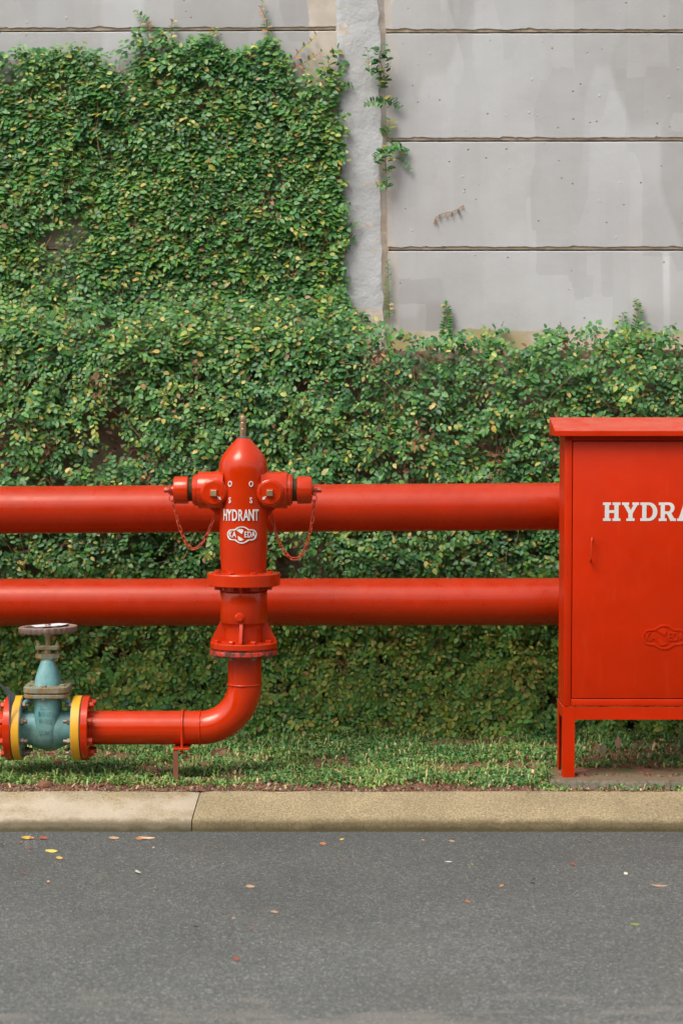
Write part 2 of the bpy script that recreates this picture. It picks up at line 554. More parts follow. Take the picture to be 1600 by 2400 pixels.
def curve_mesh(name, outlines, depth, xf, mats, offset=0.0):
    """outlines: closed 2D polygons (holes inside) -> filled, extruded mesh, points mapped by xf(x, y, z)"""
    cu = bpy.data.curves.new(name, 'CURVE'); cu.dimensions = '2D'; cu.fill_mode = 'BOTH'; cu.extrude = depth / 2
    for ol in outlines:
        s_ = cu.splines.new('POLY'); s_.points.add(len(ol) - 1); s_.use_cyclic_u = True
        for p, q in zip(s_.points, ol): p.co = (q[0], q[1], 0, 1)
    return _to_mesh(name, cu, xf, mats)
def text_mesh(name, body, size, depth, xf, mats, offset=0.0):
    cu = bpy.data.curves.new(name, 'FONT'); cu.body = body; cu.size = size; cu.extrude = depth / 2
    cu.offset = offset; cu.align_x = 'CENTER'; cu.align_y = 'CENTER'; cu.resolution_u = 4
    return _to_mesh(name, cu, xf, mats)
def _to_mesh(name, cu, xf, mats):
    o = bpy.data.objects.new('tmp', cu); COL.objects.link(o)
    dg = bpy.context.evaluated_depsgraph_get(); dg.update()
    me = bpy.data.meshes.new_from_object(o.evaluated_get(dg))
    bpy.data.objects.remove(o); bpy.data.curves.remove(cu)
    xs = [v.co.copy() for v in me.vertices]
    for v, c in zip(me.vertices, xs): v.co = xf(c.x, c.y, c.z)
    me.materials.clear()
    me.name = name
    finish(me, mats, False)
    return me

# ------------------------------------------------------------------ setting: ground, road, kerb, verge
bm = B()
vs = [bm.verts.new(p) for p in ((-300, -300, -.06), (300, -300, -.06), (300, 300, -.06), (-300, 300, -.06))]
bm.faces.new(vs); tag(obj('ground', bm, 'ground', smooth=False), kind='structure')
bm = B()
vs = [bm.verts.new(p) for p in ((-40, -3, 0), (40, -3, 0), (40, 6.26, 0), (-40, 6.26, 0))]
bm.faces.new(vs); tag(obj('road', bm, 'asphalt', smooth=False), 'dark grey asphalt road', None, None, 'structure')

# trees across the road behind the viewer, seen only as the dark half of the reflections
def treeline():
    nx_, nz_ = 120, 26
    u = np.linspace(-45, 45, nx_); v = np.linspace(0, 1, nz_)
    A, V = np.meshgrid(u, v)
    top = 6.2 + 2.6 * fbm(A * .35, A * 0 + 3)
    a = V * PI
    Yt = -15 + 2.2 * np.cos(a) * (.8 + .5 * fbm(A * .8, V * 9)); Zt = top * np.sin(a) ** .45 * (.93 + .14 * fbm(A * 1.7 + 5, V * 14)) - .05
    return grid_mesh('treeline', A, Yt, Zt, 'treeline')

kerb = empty('kerb', (0, 6.23, 0), kind='structure')
kp = [(6.232, -.05), (6.232, .012), (6.229, .026), (6.233, .036), (6.246, .045), (6.30, .070), (6.357, .0945), (6.369, .099), (6.378, .097), (6.386, .088), (6.39, -.05)]
def kerb_stone(x0, x1, mat, skew0=0., skew1=0.):
    bm = B(); n = max(12, int((x1 - x0) / .02)); rings = []
    L = len(kp)
    for i in range(n + 1):
        f = i / n; x = x0 + (x1 - x0) * f
        ch = .004 if i in (0, n) else (.0015 if i in (1, n - 1) else 0)
        ring = []
        for k, (y, z) in enumerate(kp):
            w = 1 if 0 < k < L - 1 else 0
            j = (fbm(x * 14 + 3, k * .6 + 2) - .5) * .005 + (fbm(x * 60, k * 1.7) - .5) * .004
            sk = (skew0 * (1 - f) + skew1 * f) * (y - 6.23) / .15
            ring.append(bm.verts.new((x + sk, y + j * w + ch, z + j * w * .8 - ch)))
        rings.append(ring)
    for a, b in zip(rings, rings[1:]):
        for k in range(L - 1): bm.faces.new([a[k], a[k + 1], b[k + 1], b[k]])
    bm.faces.new(rings[0]); bm.faces.new(rings[-1])
    return obj('kerb_stone', bm, mat, kerb, angle=50)
xj = U(449, 1955, 6.23).x
kerb_stone(xj - 1.2, xj - .0016, 'kerb_pale', 0, .018)
kerb_stone(xj + .0016, xj + 1.95, 'kerb', .018, 0)
kerb_stone(xj - 2.41, xj - 1.21, 'kerb')
kerb_stone(xj + 1.96, xj + 3.2, 'kerb')

def verge_z(x, y):
    f = np.clip((np.asarray(y) - 6.39) / 1.2, 0, 1)
    dip = .034 * np.clip((np.asarray(x) - .60) / .08, 0, 1) * np.clip((6.64 - np.asarray(y)) / .05, 0, 1) * np.clip((np.asarray(y) - 6.40) / .08, 0, 1)
    return .094 - dip + .016 * f + (fbm(np.asarray(x) * 3.1 + 9, np.asarray(y) * 3.1) - .5) * .026 * (.15 + f) + (fbm(np.asarray(x) * 17, np.asarray(y) * 17) - .5) * (.008 + .014 * f)
nx, ny = 460, 110
gx = np.linspace(-2.4, 2.6, nx); gy = np.linspace(6.388, 7.7, ny)
XX, YY = np.meshgrid(gx, gy)
ZZ = verge_z(XX, YY) + (fbm(XX * 70, YY * 70, 2) - .5) * .010
def grid_mesh(name, X, Y, Z, mat):
    r, c = X.shape
    co = np.stack([X, Y, Z], -1).reshape(-1, 3)
    idx = np.arange(r * c).reshape(r, c)
    q = np.stack([idx[:-1, :-1], idx[:-1, 1:], idx[1:, 1:], idx[1:, :-1]], -1).reshape(-1, 4)
    return np_mesh(name, co, q, mat)
def np_mesh(name, co, faces, mat, colour=None, smooth=True):
    me = bpy.data.meshes.new(name)
    me.vertices.add(len(co)); me.vertices.foreach_set('co', np.ascontiguousarray(co, dtype=np.float32).ravel())
    k = faces.shape[1]
    me.loops.add(faces.size); me.loops.foreach_set('vertex_index', np.ascontiguousarray(faces, dtype=np.int32).ravel())
    me.polygons.add(len(faces))
    me.polygons.foreach_set('loop_start', np.arange(0, faces.size, k, dtype=np.int32))
    if smooth: me.polygons.foreach_set('use_smooth', np.ones(len(faces), dtype=bool))
    if colour is not None:
        a = me.attributes.new('leaf_colour', 'FLOAT_COLOR', 'POINT')
        c4 = np.ones((len(co), 4), np.float32); c4[:, :3] = colour
        a.data.foreach_set('color', c4.ravel())
    me.update(); me.validate()
    me.materials.append(M[mat])
    return me
tag(place('treeline', treeline()), 'dark trees across the road', 'trees', None, 'stuff')
tag(place('verge', grid_mesh('verge', XX, YY, ZZ, 'soil')), kind='structure')

# ------------------------------------------------------------------ setting: panel wall with pillar, retaining wall under it
wall = empty('panel_wall', (0, WALL_Y, 1.2), 'tall grey painted wall of horizontal concrete panels with a plastered pillar', 'wall')
joints = [77, 331, 587]
zj = [U(1200, y, WALL_Y).z for y in joints]
step = (zj[0] - zj[2]) / 2
levels = [zj[0] + step * 2, zj[0] + step, zj[0], zj[1], zj[2], zj[2] - step, zj[2] - 2 * step]
def panel(x0, x1, z0, z1, seed, tilt):
    bm = B(); n = int((x1 - x0) / .012); rows = []
    cz = .0105
    for i in range(n + 1):
        x = x0 + (x1 - x0) * i / n
        t = tilt * (x - x0)
        r1 = float(fbm(x * 22 + seed, seed * 3.3)) - .5; r2 = float(fbm(x * 55 + seed * 2, seed)) - .5; r3 = float(fbm(x * 30, seed * 1.3 + 4)) - .5
        rr = max(0, float(fbm(x * 26, seed * 5.1)) - .64) * .03
        zb = z0 + .003 + t; zt = z1 - .0015 + t
        rows.append([bm.verts.new(p) for p in (
            (x, WALL_Y + .09, zt), (x, WALL_Y + .012, zt), (x, WALL_Y + .002, zt - .0008 + r3 * .002), (x, WALL_Y, zt - .004 + r3 * .004),
            (x, WALL_Y, zb + cz + (r1 * .006 + r2 * .006) + rr), (x, WALL_Y + .0055, zb + cz + .0015 + r2 * .004), (x, WALL_Y + .006, zb + .0012 + r3 * .002), (x, WALL_Y + .09, zb))])
    for a, b in zip(rows, rows[1:]):
        for k in range(7):
            f = bm.faces.new([a[k], a[k + 1], b[k + 1], b[k]])
            f.material_index = 1 if k >= 4 or k == 0 else 0
    return obj('panel', bm, ['panel', 'rawedge'], wall, angle=28)
for r, (za, zb) in enumerate(zip(levels[1:], levels[:-1])):
    panel(.10, 2.6, za, zb, 1.7 + r * 2.9, .0006)
    panel(-2.4, .03, za, zb, 31.7 + r * 2.3, .004 if r < 3 else .0015)
# pillar with ragged edges and a chamfer each side, leaning a little
bm = B(); rows = []
nz = 150; ztop = levels[0]; zbot = 1.25
for i in range(nz + 1):
    z = ztop + (zbot - ztop) * i / nz
    _, py = pix(0, WALL_Y, z)
    l = U(790 + 13 * py / 720, py, WALL_Y - .03).x; r = U(884 + 15 * py / 720, py, WALL_Y - .03).x; ro = U(899 + 9 * py / 720, py, WALL_Y).x
    e1 = (float(fbm(z * 30, 3.1)) - .5) * .010; e2 = (float(fbm(z * 24, 8.1)) - .5) * .016 + (float(fbm(z * 6, 18.1)) - .5) * .02; e3 = (float(fbm(z * 40, 1.4)) - .5) * .006
    prof = [(l - .010, WALL_Y + .05), (l - .006, WALL_Y - .003), (l - .002 + e3, WALL_Y - .013), (l + .006 + e1 * .4, WALL_Y - .018)]
    m = 10
    for k in range(1, m):
        f = k / m; x = l + .006 + (r - l - .006) * f
        prof.append((x, WALL_Y - .018 + (float(fbm(x * 20, z * 20)) - .5) * .008))
    prof += [(r + e2, WALL_Y - .017), (r + .004 + e2, WALL_Y - .012), (ro + .006 + e3, WALL_Y + .002), (ro + .012, WALL_Y + .05)]
    rows.append([bm.verts.new((x, y, z)) for x, y in prof])
for a, b in zip(rows, rows[1:]):
    L = len(a)
    for k in range(L - 1):
        f = bm.faces.new([a[k], a[k + 1], b[k + 1], b[k]])
        if k >= L - 4: f.material_index = 1
        elif k <= 1: f.material_index = 0
obj('pillar', bm, ['pillar', 'rawchamfer'], wall, angle=40)
bm = B(); box(bm, (-2.4, WALL_Y - .10, -.04), (2.6, WALL_Y + .12, levels[-2] + .03), .004)
tag(obj('retaining_wall', bm, 'oldwall', origin=(0, WALL_Y, 0)), 'low brown retaining wall hidden behind the fig under the panels', 'wall')

# ------------------------------------------------------------------ creeping fig
LEAF_V = np.array([(0, 0, 0), (.36, 0, -.035), (.72, 0, -.04), (1, 0, -.12), (.24, .25, .02), (.66, .22, .0), (.24, -.25, .02), (.66, -.22, .0)], float)
LEAF_F = np.array([(0, 1, 4), (1, 5, 4), (1, 2, 5), (2, 3, 5), (0, 6, 1), (1, 6, 7), (1, 7, 2), (2, 7, 3)])
top_x = np.array([-900, 0, 50, 120, 180, 250, 300, 340, 380, 420, 480, 540, 600, 640, 700, 740, 770, 800])
top_y = np.array([120, 135, 112, 128, 112, 125, 100, 66, 78, 112, 92, 135, 112, 100, 190, 168, 150, 145])
low_x = np.array([790, 830, 860, 910, 960, 1040, 1130, 1180, 1240, 1280, 1340, 1450, 1600, 2600])
low_y = np.array([700, 738, 768, 768, 785, 792, 788, 800, 806, 786, 770, 778, 778, 775])
def fig_top(px, py):
    """signed distance in pixels inside the fig's outline (positive: inside)"""
    t1 = py - np.interp(px, top_x, top_y)
    redge = 793 + 10 * py / 720 - px + (vnoise(py / 45, px * 0 + 7.7) - .5) * 26
    up = np.minimum(t1, redge)
    lo = py - np.interp(px, low_x, low_y)
    lo = np.where(px < 790, -999, lo)
    return np.maximum(up, lo)
def thick(px, py):
    f = np.clip((py - 690) / 170, 0, 1); f = f * f * (3 - 2 * f)
    n = fbm(px / 120.0, py / 120.0, 3)
    t = .012 + .060 * n + f * (.045 + .10 * n)
    t = t * (1 - .35 * np.clip((py - 1400) / 60, 0, 1))
    foot = np.clip((py - 1600) / 130, 0, 1)
    return t + foot * .05
def base_y(py):
    f = np.clip((py - 735) / 60, 0, 1)
    return WALL_Y - .008 - f * .105
PAL = np.array([(.032, .120, .040), (.050, .175, .042), (.084, .240, .045), (.165, .305, .044), (.33, .36, .055), (.54, .41, .10), (.25, .12, .055)])
def leaf_colours(n, shift, young, warm=0.0):
    """one flat colour per leaf from the plant's own range of greens, yellows and a few browns"""
    u = np.clip(rng.random(n) * .62 + shift * .38 + young * .12, 0, .999)
    k = np.interp(u, [0, .28, .55, .80, .92, 1], [0, .7, 1.6, 2.5, 3.2, 3.9])
    k = np.minimum(k + warm, 4.2)
    r = rng.random(n)
    k = np.where(r < .045, 4 + rng.random(n) * .9, k)
    k = np.where(r > .985, 5 + rng.random(n), k)
    i = np.minimum(k.astype(int), 5); f = (k - i)[:, None]
    c = PAL[i] * (1 - f) + PAL[i + 1] * f
    return c * (.82 + .36 * rng.random((n, 1)))
def grow(nst, px0, px1, py0, py1, upper):
    px = rng.uniform(px0, px1, nst); py = rng.uniform(py0, py1, nst)
    off = rng.random(nst) ** 3 * 26
    ok = fig_top(px, py) > -off * .5
    dens = fbm(px / 95 + 40, py / 95 + 3, 3)
    ok &= rng.random(nst) < np.clip((dens - .22) * 3.4, .18, 1)
    px, py, off = px[ok], py[ok], off[ok]; n = len(px)
    K = 14
    ang = rng.normal(PI / 2, .9, n) if upper else rng.uniform(0, 2 * PI, n)
    curl = rng.normal(0, .07, n)
    t = thick(px, py); d0 = t * (.40 + .60 * rng.random(n) ** .6) * .9
    lift = rng.normal(.10, .16, n)
    shift = np.clip(.5 + (fbm(px / 70 + 7, py / 70, 2) - .5) * 1.7 + rng.normal(0, .20, n), 0, 1)
    nl = rng.integers(6, K + 1, n)
    by = base_y(py)
    x, z = Un(px, py, by - d0)
    size0 = rng.normal(.0240, .0032, n) if upper else rng.normal(.0232, .0034, n)
    outs = []
    y = by - d0
    stems = [(x.copy(), y.copy(), z.copy())]
    for k in range(K):
        stp = .0085 + .002 * rng.random(n)
        a = ang + curl * k
        x = x + np.cos(a) * stp; z = z + np.sin(a) * stp
        y = y - lift * stp
        y = np.clip(y, by - t * 1.15, by - .006)
        stems.append((x.copy(), y.copy(), z.copy()))
        side = 1 if k % 2 else -1
        la = a + side * rng.normal(1.0, .25, n)
        yng = k / nl
        qx, qy = pix(x, y, z)
        live = (k < nl) & (fig_top(qx, qy) > -off)
        ls = size0 * np.where(yng > .75, 1 - (yng - .75) * 1.6, 1) * rng.uniform(.70, 1.20, n)
        L = np.stack([np.cos(la), -.25 - .3 * rng.random(n), np.sin(la) - .25], -1)
        tilt = rng.normal(0, .24, n) + (.62 if upper else np.where(qy > 1330, .30, .52))
        N = np.stack([rng.normal(0, .30, n) - .05, -np.cos(tilt), np.sin(tilt)], -1) + rng.normal(0, .14, (n, 3))
        outs.append([v[live] for v in (np.stack([x, y, z], -1), L, N, ls, shift, yng * 1.0)])
    cat = [np.concatenate(v) for v in zip(*outs)]
    return cat, stems, nl
def leaf_frames(P, L, N, ls, aspect):
    N = N / np.linalg.norm(N, axis=1, keepdims=True)
    L = L - N * (L * N).sum(1, keepdims=True)
    L = L / np.linalg.norm(L, axis=1, keepdims=True)
    V = np.cross(N, L)
    return L * ls[:, None], V * (ls * aspect)[:, None], N * ls[:, None]
def leaves_mesh(name, P, L, V, N, col, mat):
    co = P[:, None, :] + LEAF_V[None, :, 0:1] * L[:, None, :] + LEAF_V[None, :, 1:2] * V[:, None, :] + LEAF_V[None, :, 2:3] * N[:, None, :]
    nf = (LEAF_F[None] + (np.arange(len(P)) * 8)[:, None, None]).reshape(-1, 3)
    return np_mesh(name, co.reshape(-1, 3), nf, mat, np.repeat(col, 8, axis=0))
fig = empty('creeping_fig', (0, 7.5, .1), 'dense green creeping fig covering the lower wall and the panels left of the pillar', 'climbing plant')
parts = [grow(6600, -330, 805, 40, 860, True), grow(9200, -330, 1960, 690, 1755, False), grow(1500, 0, 1600, 1400, 1750, False)]
P, L, N, ls, shift, yng = [np.concatenate(v) for v in zip(*[p[0] for p in parts])]
nL = len(P)
asp = rng.uniform(1.0, 1.35, nL)
_, pyl = pix(P[:, 0], P[:, 1], P[:, 2])
colr = leaf_colours(nL, shift, yng, np.clip((pyl - 1330) / 160, 0, 1) * 1.0) * (1 + .18 * np.clip((pyl - 1330) / 160, 0, 1))[:, None]
Lx, Vx, Nx = leaf_frames(P, L, N, ls, asp)
# the 300 leaves that stand out most toward the viewer, each an object of its own
qx, qy = pix(P[:, 0], P[:, 1], P[:, 2])
score = ls * np.abs(Nx[:, 1] / ls) * 40 + (base_y(qy) - P[:, 1]) * 6 + rng.random(nL) * .25
score = np.where((qx > 10) & (qx < 1590) & (qy > 40) & (qy < 1700), score, -9)
hidden = ((qx > 1290) & (qy > 960)) | ((qy > 1120) & (qy < 1265)) | ((qy > 1340) & (qy < 1480)) | ((qx > 480) & (qx < 660) & (qy > 980))
score[hidden] = -9
big = np.argsort(-score)[:300]
mask = np.ones(nL, bool); mask[big] = False
tag(place('leaf_mass', leaves_mesh('leaf_mass', P[mask], Lx[mask], Vx[mask], Nx[mask], colr[mask], 'leaf'), fig, (0, 0, 0)), kind='stuff')
VAR = []
for k in range(14):
    c = leaf_colours(1, np.array([k / 13]), np.array([.3]))
    VAR.append(leaves_mesh('leaf', np.zeros((1, 3)), np.array([[1., 0, 0]]), np.array([[0, 1.15, 0]]), np.array([[0, 0, 1.]]), c, 'leaf'))
VAR_Y = [leaves_mesh('leaf', np.zeros((1, 3)), np.array([[1., 0, 0]]), np.array([[0, 1.15, 0]]), np.array([[0, 0, 1.]]), np.array([c]), 'leaf')
         for c in ((.40, .30, .05), (.46, .22, .07), (.24, .28, .04), (.34, .10, .07))]
def leaf_obj(parent, p, l, v, n, size, mesh):
    o = bpy.data.objects.new('leaf', mesh); COL.objects.link(o); o.parent = parent
    R = Matrix((l, v, n)).transposed().to_4x4()
    o.matrix_local = Matrix.Translation(Vector(p) - ORG[parent.name]) @ R @ Matrix.Scale(size, 4)
    return o
def unit(v): return Vector(v).normalized()
for i in big:
    leaf_obj(fig, P[i], unit(Lx[i]), unit(Vx[i]), unit(Nx[i]), float(ls[i]), VAR[int(np.clip(shift[i] * 13 + rng.normal(0, 2), 0, 13))])
# dead brown leaves and twigs caught behind the green ones
nd = 16000
dx = rng.uniform(-330, 1960, nd); dy = rng.uniform(120, 1760, nd)
lower = dy > 760
ok = (fig_top(dx, dy) > 12) & (lower | (rng.random(nd) < .22))
dx, dy = dx[ok], dy[ok]; nd = len(dx)
yy = base_y(dy) - rng.random(nd) ** 1.1 * thick(dx, dy) * .75
wx, wz = Un(dx, dy, yy)
dP = np.stack([wx, yy, wz], -1)
dl = rng.uniform(.016, .030, nd)
dL, dV, dN = leaf_frames(dP, rng.normal(0, 1, (nd, 3)), rng.normal(0, .6, (nd, 3)) + np.array([0, -.8, .3]), dl, rng.uniform(.6, 1.1, nd))
dc = np.array([.19, .105, .058]) * rng.uniform(.5, 1.5, (nd, 1)) * np.array([1, 1, 1]) + rng.random((nd, 1)) * np.array([.03, .018, .008])
tag(place('dead_leaf_mass', leaves_mesh('dead_leaf_mass', dP, dL, dV, dN, dc, 'deadleaf'), fig, (0, 0, 0)), kind='stuff')
# stems: three-sided ribbons along the growth paths
def stems_mesh(parts, frac):
    cos, fs, cs, base = [], [], [], 0
    for _, st, nl in parts:
        n = len(nl)
        ins = np.ones(n, bool)
        for s_ in st[::3] + [st[-1]]:
            a_, b_ = pix(*s_); ins &= fig_top(a_, b_) > 14
        pick = np.where((rng.random(n) < frac) & ins)[0]
        A = np.stack([np.stack(s_, -1)[pick] for s_ in st], 1)      # n, K+1, 3
        m, k, _ = A.shape
        A = A[:, ::2]; k = A.shape[1]
        r = .0011
        offs = np.array([(r, 0, 0), (-r * .5, -r, r * .3), (-r * .3, r * .4, -r)])
        V = A[:, :, None, :] + offs[None, None]
        idx = base + np.arange(m * k * 3).reshape(m, k, 3)
        for a in range(3):
            b = (a + 1) % 3
            fs.append(np.stack([idx[:, :-1, a], idx[:, :-1, b], idx[:, 1:, b], idx[:, 1:, a]], -1).reshape(-1, 4))
        cos.append(V.reshape(-1, 3)); base += m * k * 3
        c = np.array([.24, .135, .065]) * rng.uniform(.5, 1.6, (m, 1))
        cs.append(np.repeat(c, k * 3, axis=0))
    return np_mesh('stems', np.concatenate(cos), np.concatenate(fs), 'stem', np.concatenate(cs))
tag(place('stem_mass', stems_mesh(parts, .5), fig, (0, 0, 0)), kind='stuff')

def runners(n):
    cos, fs, cs, base = [], [], [], 0
    while n:
        px, py = rng.uniform(0, 1600), rng.uniform(160, 1730)
        if fig_top(np.array(px), np.array(py)) < 60: continue
        n -= 1
        y = float(base_y(py) - thick(px, py) * rng.uniform(.75, 1.1))
        x, z = Un(px, py, y); a = rng.choice([PI / 2, -PI / 2, 0.2, PI - .2]) + rng.normal(0, .4)
        k = int(rng.integers(12, 30)); P_ = []
        for i in range(k):
            P_.append((x, y, z)); a += rng.normal(0, .16); x += math.cos(a) * .011; z += math.sin(a) * .011; y += rng.normal(0, .0022)
        P_ = np.array(P_); rad = rng.uniform(.0008, .0016)
        offs = np.array([(rad, 0, 0), (-rad * .5, -rad, rad * .6), (-rad * .3, rad * .4, -rad)])
        V = (P_[:, None] + offs[None]).reshape(-1, 3); idx = base + np.arange(k * 3).reshape(k, 3)
        for q in range(3):
            w = (q + 1) % 3; fs.append(np.stack([idx[:-1, q], idx[:-1, w], idx[1:, w], idx[1:, q]], -1))
        cos.append(V); base += k * 3
        cs.append(np.repeat((np.array([.34, .20, .10]) * rng.uniform(.6, 1.4))[None], k * 3, 0))
    return np_mesh('runners', np.concatenate(cos), np.concatenate(fs), 'stem', np.concatenate(cs))
tag(place('runners', runners(170), fig, (0, 0, 0)), kind='stuff')
def dead_tufts(spots):
    Ps = []
    for px, py, r_, k in spots:
        a = rng.normal(0, r_ * .5, (k, 2)) * np.array([.55, 1.0]); qx_, qy_ = px + a[:, 0], py + a[:, 1]
        y = base_y(qy_) - thick(qx_, qy_) * rng.uniform(.75, 1.12, k); x, z = Un(qx_, qy_, y); Ps.append(np.stack([x, y, z], -1))
    P_ = np.concatenate(Ps); k = len(P_); l = rng.uniform(.014, .030, k)
    a, b, c = leaf_frames(P_, rng.normal(0, .6, (k, 3)) + np.array([0, 0, -1.]), rng.normal(0, .7, (k, 3)) + np.array([0, -1., 0]), l, rng.uniform(.4, .9, k))
    col = np.array([.27, .135, .065]) * rng.uniform(.5, 1.5, (k, 1))
    return leaves_mesh('dead_tufts', P_, a, b, c, col, 'deadleaf')
tag(place('dead_tufts', dead_tufts([(305, 555, 34, 50), (625, 460, 36, 40), (465, 845, 40, 45), (980, 1010, 46, 60), (1170, 1080, 40, 45), (230, 900, 50, 55), (120, 1050, 40, 40), (690, 640, 30, 30), (350, 1100, 40, 40), (1050, 1530, 40, 40), (800, 1560, 40, 35), (1320, 780, 26, 25), (500, 190, 14, 14), (760, 560, 26, 24), (180, 760, 40, 30), (880, 850, 36, 30)]), fig, (0, 0, 0)), kind='stuff')
def sprig(path, Y, n, size, label, young=0., shift=.4, yellow=0., both=True, thinning=True, group='fig sprigs on the wall'):
    """a loose shoot on the wall: stem and single leaves"""
    pts = [U(x, y, Y + (p[2] if len(p) > 2 else 0) ) for p in path for x, y in [p[:2]]]
    root = empty('fig_sprig', pts[0], label, 'vine sprig', group)
    bm = B(); m = len(pts)
    tube(bm, pts, [.0016 * (1 - .6 * i / (m - 1)) for i in range(m)], 5)
    c = (.20, .11, .05)
    me_o = obj('stem', bm, 'stem', root)
    a = me_o.data.attributes.new('leaf_colour', 'FLOAT_COLOR', 'POINT')
    for d in a.data: d.color = (*c, 1)
    seg = [0]
    for p, q in zip(pts, pts[1:]): seg.append(seg[-1] + (q - p).length)
    n = int(n * 1.45)
    for i in range(n):
        s_ = seg[-1] * (i + .5) / n
        j = max(k for k in range(m - 1) if seg[k] <= s_)
        f = (s_ - seg[j]) / max(1e-6, seg[j + 1] - seg[j])
        p = pts[j].lerp(pts[j + 1], f); d = (pts[j + 1] - pts[j]).normalized()
        side = 1 if i % 2 else -1
        rr = random.random
        jit = .034 if not thinning else .006
        p = p + Vector(((rr() - .5) * jit, -rr() * jit * .3, (rr() - .5) * jit * .6))
        l = (d * .35 + Vector((d.z, 0, -d.x)) * side + Vector((rr() - .5, -.35 - rr() * .4, -.35 * rr())) * (.8 if thinning else 1.7)).normalized()
        nn = Vector((rr() * .6 - .3, -.75, .62 + .3 * rr()))
        nn = (nn - l * nn.dot(l)).normalized(); v = nn.cross(l)
        sz = 1.4 * size * (1 - (.45 * (i / n) if thinning else 0)) * (.85 + .3 * rr())
        me = random.choice(VAR_Y) if rr() < yellow + (.5 * yellow if i > n * .7 else 0) else VAR[min(13, int(13 * min(1, max(0, shift + rr() * .4 - .2 + young * i / n))))]
        leaf_obj(root, p + Vector((0, -.002, 0)), l, v, nn, sz, me)
    return root
WY = WALL_Y - .012
PY = WALL_Y - .028
sprig([(903, 205, -.01), (898, 170, -.03), (890, 138, -.05), (893, 106, -.05)], WY, 26, .026, 'bushy fig clump at the top of the pillar\'s right edge', shift=.35, thinning=False)
sprig([(897, 185, -.04), (880, 162, -.05), (866, 168, -.05), (860, 110, -.04)], WY, 9, .020, 'small pale fig shoot curling left onto the pillar beside the top clump', shift=.7, yellow=.1)
sprig([(900, 242, -.03), (880, 238, -.04), (862, 240, -.045), (855, 246, -.045)], WY, 11, .019, 'fig sprig reaching left across the pillar at mid height', shift=.55)
sprig([(900, 232, -.03), (915, 238, -.01), (930, 246, -.01), (941, 252, -.01)], WY, 9, .019, 'fig sprig reaching right from the pillar onto the grey panel', shift=.45)
sprig([(906, 318), (910, 300), (914, 278)], WY, 5, .026, 'few yellowish fig leaves standing beside the pillar above the second joint', shift=.8, yellow=.35)
sprig([(905, 405, -.01), (902, 375, -.02), (908, 350, -.02), (920, 338)], WY, 18, .024, 'thick fig clump by the pillar just under the second panel joint', shift=.4, thinning=False)
sprig([(903, 350, -.03), (888, 360, -.045), (876, 372, -.045)], WY, 9, .019, 'pale fig sprig lapping left onto the pillar under the second joint', shift=.7)
sprig([(920, 338), (935, 350), (944, 345), (950, 346), (948, 362), (936, 374), (952, 385), (964, 397)], WY, 13, .018, 'fig tendril trailing right and down across the grey panel', shift=.35)
sprig([(905, 445, -.01), (907, 425, -.02), (904, 415, -.02)], WY, 6, .021, 'small fig tuft beside the pillar below the trailing tendril', shift=.35)
sprig([(900, 430, -.03), (888, 436, -.04), (882, 433, -.04)], WY, 6, .018, 'tiny pale fig tuft on the pillar edge', shift=.75)
sprig([(912, 745), (911, 700), (910, 660), (908, 608)], WY, 17, .014, 'thin line of small fig leaves rising in the corner by the pillar foot', shift=.7)
sprig([(1046, 800), (1044, 770), (1050, 745), (1046, 722), (1038, 708)], WY, 24, .021, 'upright dark fig shoot on the lowest grey panel near the pillar', shift=.15, yellow=.04)
sprig([(1482, 785), (1490, 755), (1495, 730), (1490, 700)], WY, 20, .019, 'upright fig shoot on the lowest panel above the cabinet', shift=.25)
sprig([(1476, 785), (1463, 765), (1456, 745), (1462, 730)], WY, 10, .018, 'shorter fig shoot leaning left beside the upright shoot above the cabinet', shift=.4)
sprig([(352, 75), (344, 55), (332, 42), (318, 24)], WY, 9, .019, 'pale fig tip climbing above the top panel joint at left', shift=.8, yellow=.3)
sprig([(402, 95), (404, 70), (403, 52), (412, 44)], WY, 6, .018, 'short fig tip just right of the highest fig mound', shift=.75, yellow=.2)
sprig([(496, 100), (500, 80), (504, 62)], WY, 6, .018, 'fig tip crossing the top panel joint at left of centre', shift=.5, yellow=.2)
sprig([(632, 105), (628, 75), (624, 45), (612, 20), (618, 0)], WY, 11, .019, 'tall fig shoot rising to the top edge left of the pillar', shift=.75, yellow=.2)
sprig([(660, 150), (690, 135), (708, 112), (728, 98), (744, 78)], WY, 8, .018, 'loose yellow fig tendril spreading toward the pillar', shift=.9, yellow=.7)
sprig([(672, 165), (702, 152), (730, 138), (756, 118)], WY, 8, .018, 'orange fig tendril just under the yellow one', shift=.85, yellow=.8)
sprig([(775, 185), (772, 160), (768, 140), (790, 118)], WY - .01, 16, .022, 'green fig tuft at the pillar\'s left edge near the top', shift=.3, thinning=False)
sprig([(790, 205), (808, 202), (827, 200)], PY, 8, .018, 'fig sprig poking right onto the pillar from the thick cover near the top', shift=.5)
sprig([(798, 545), (815, 552), (833, 560)], PY, 7, .019, 'fig sprig poking right onto the pillar at the middle', shift=.3)
sprig([(800, 740), (820, 725), (845, 735), (850, 755)], PY, 14, .021, 'fig leaves lapping over the pillar\'s foot', shift=.45, thinning=False)
sprig([(1130, 800), (1150, 785), (1165, 775), (1185, 765)], WY, 13, .020, 'low fig sprig on the mossy strip under the lowest panel', shift=.2, thinning=False)
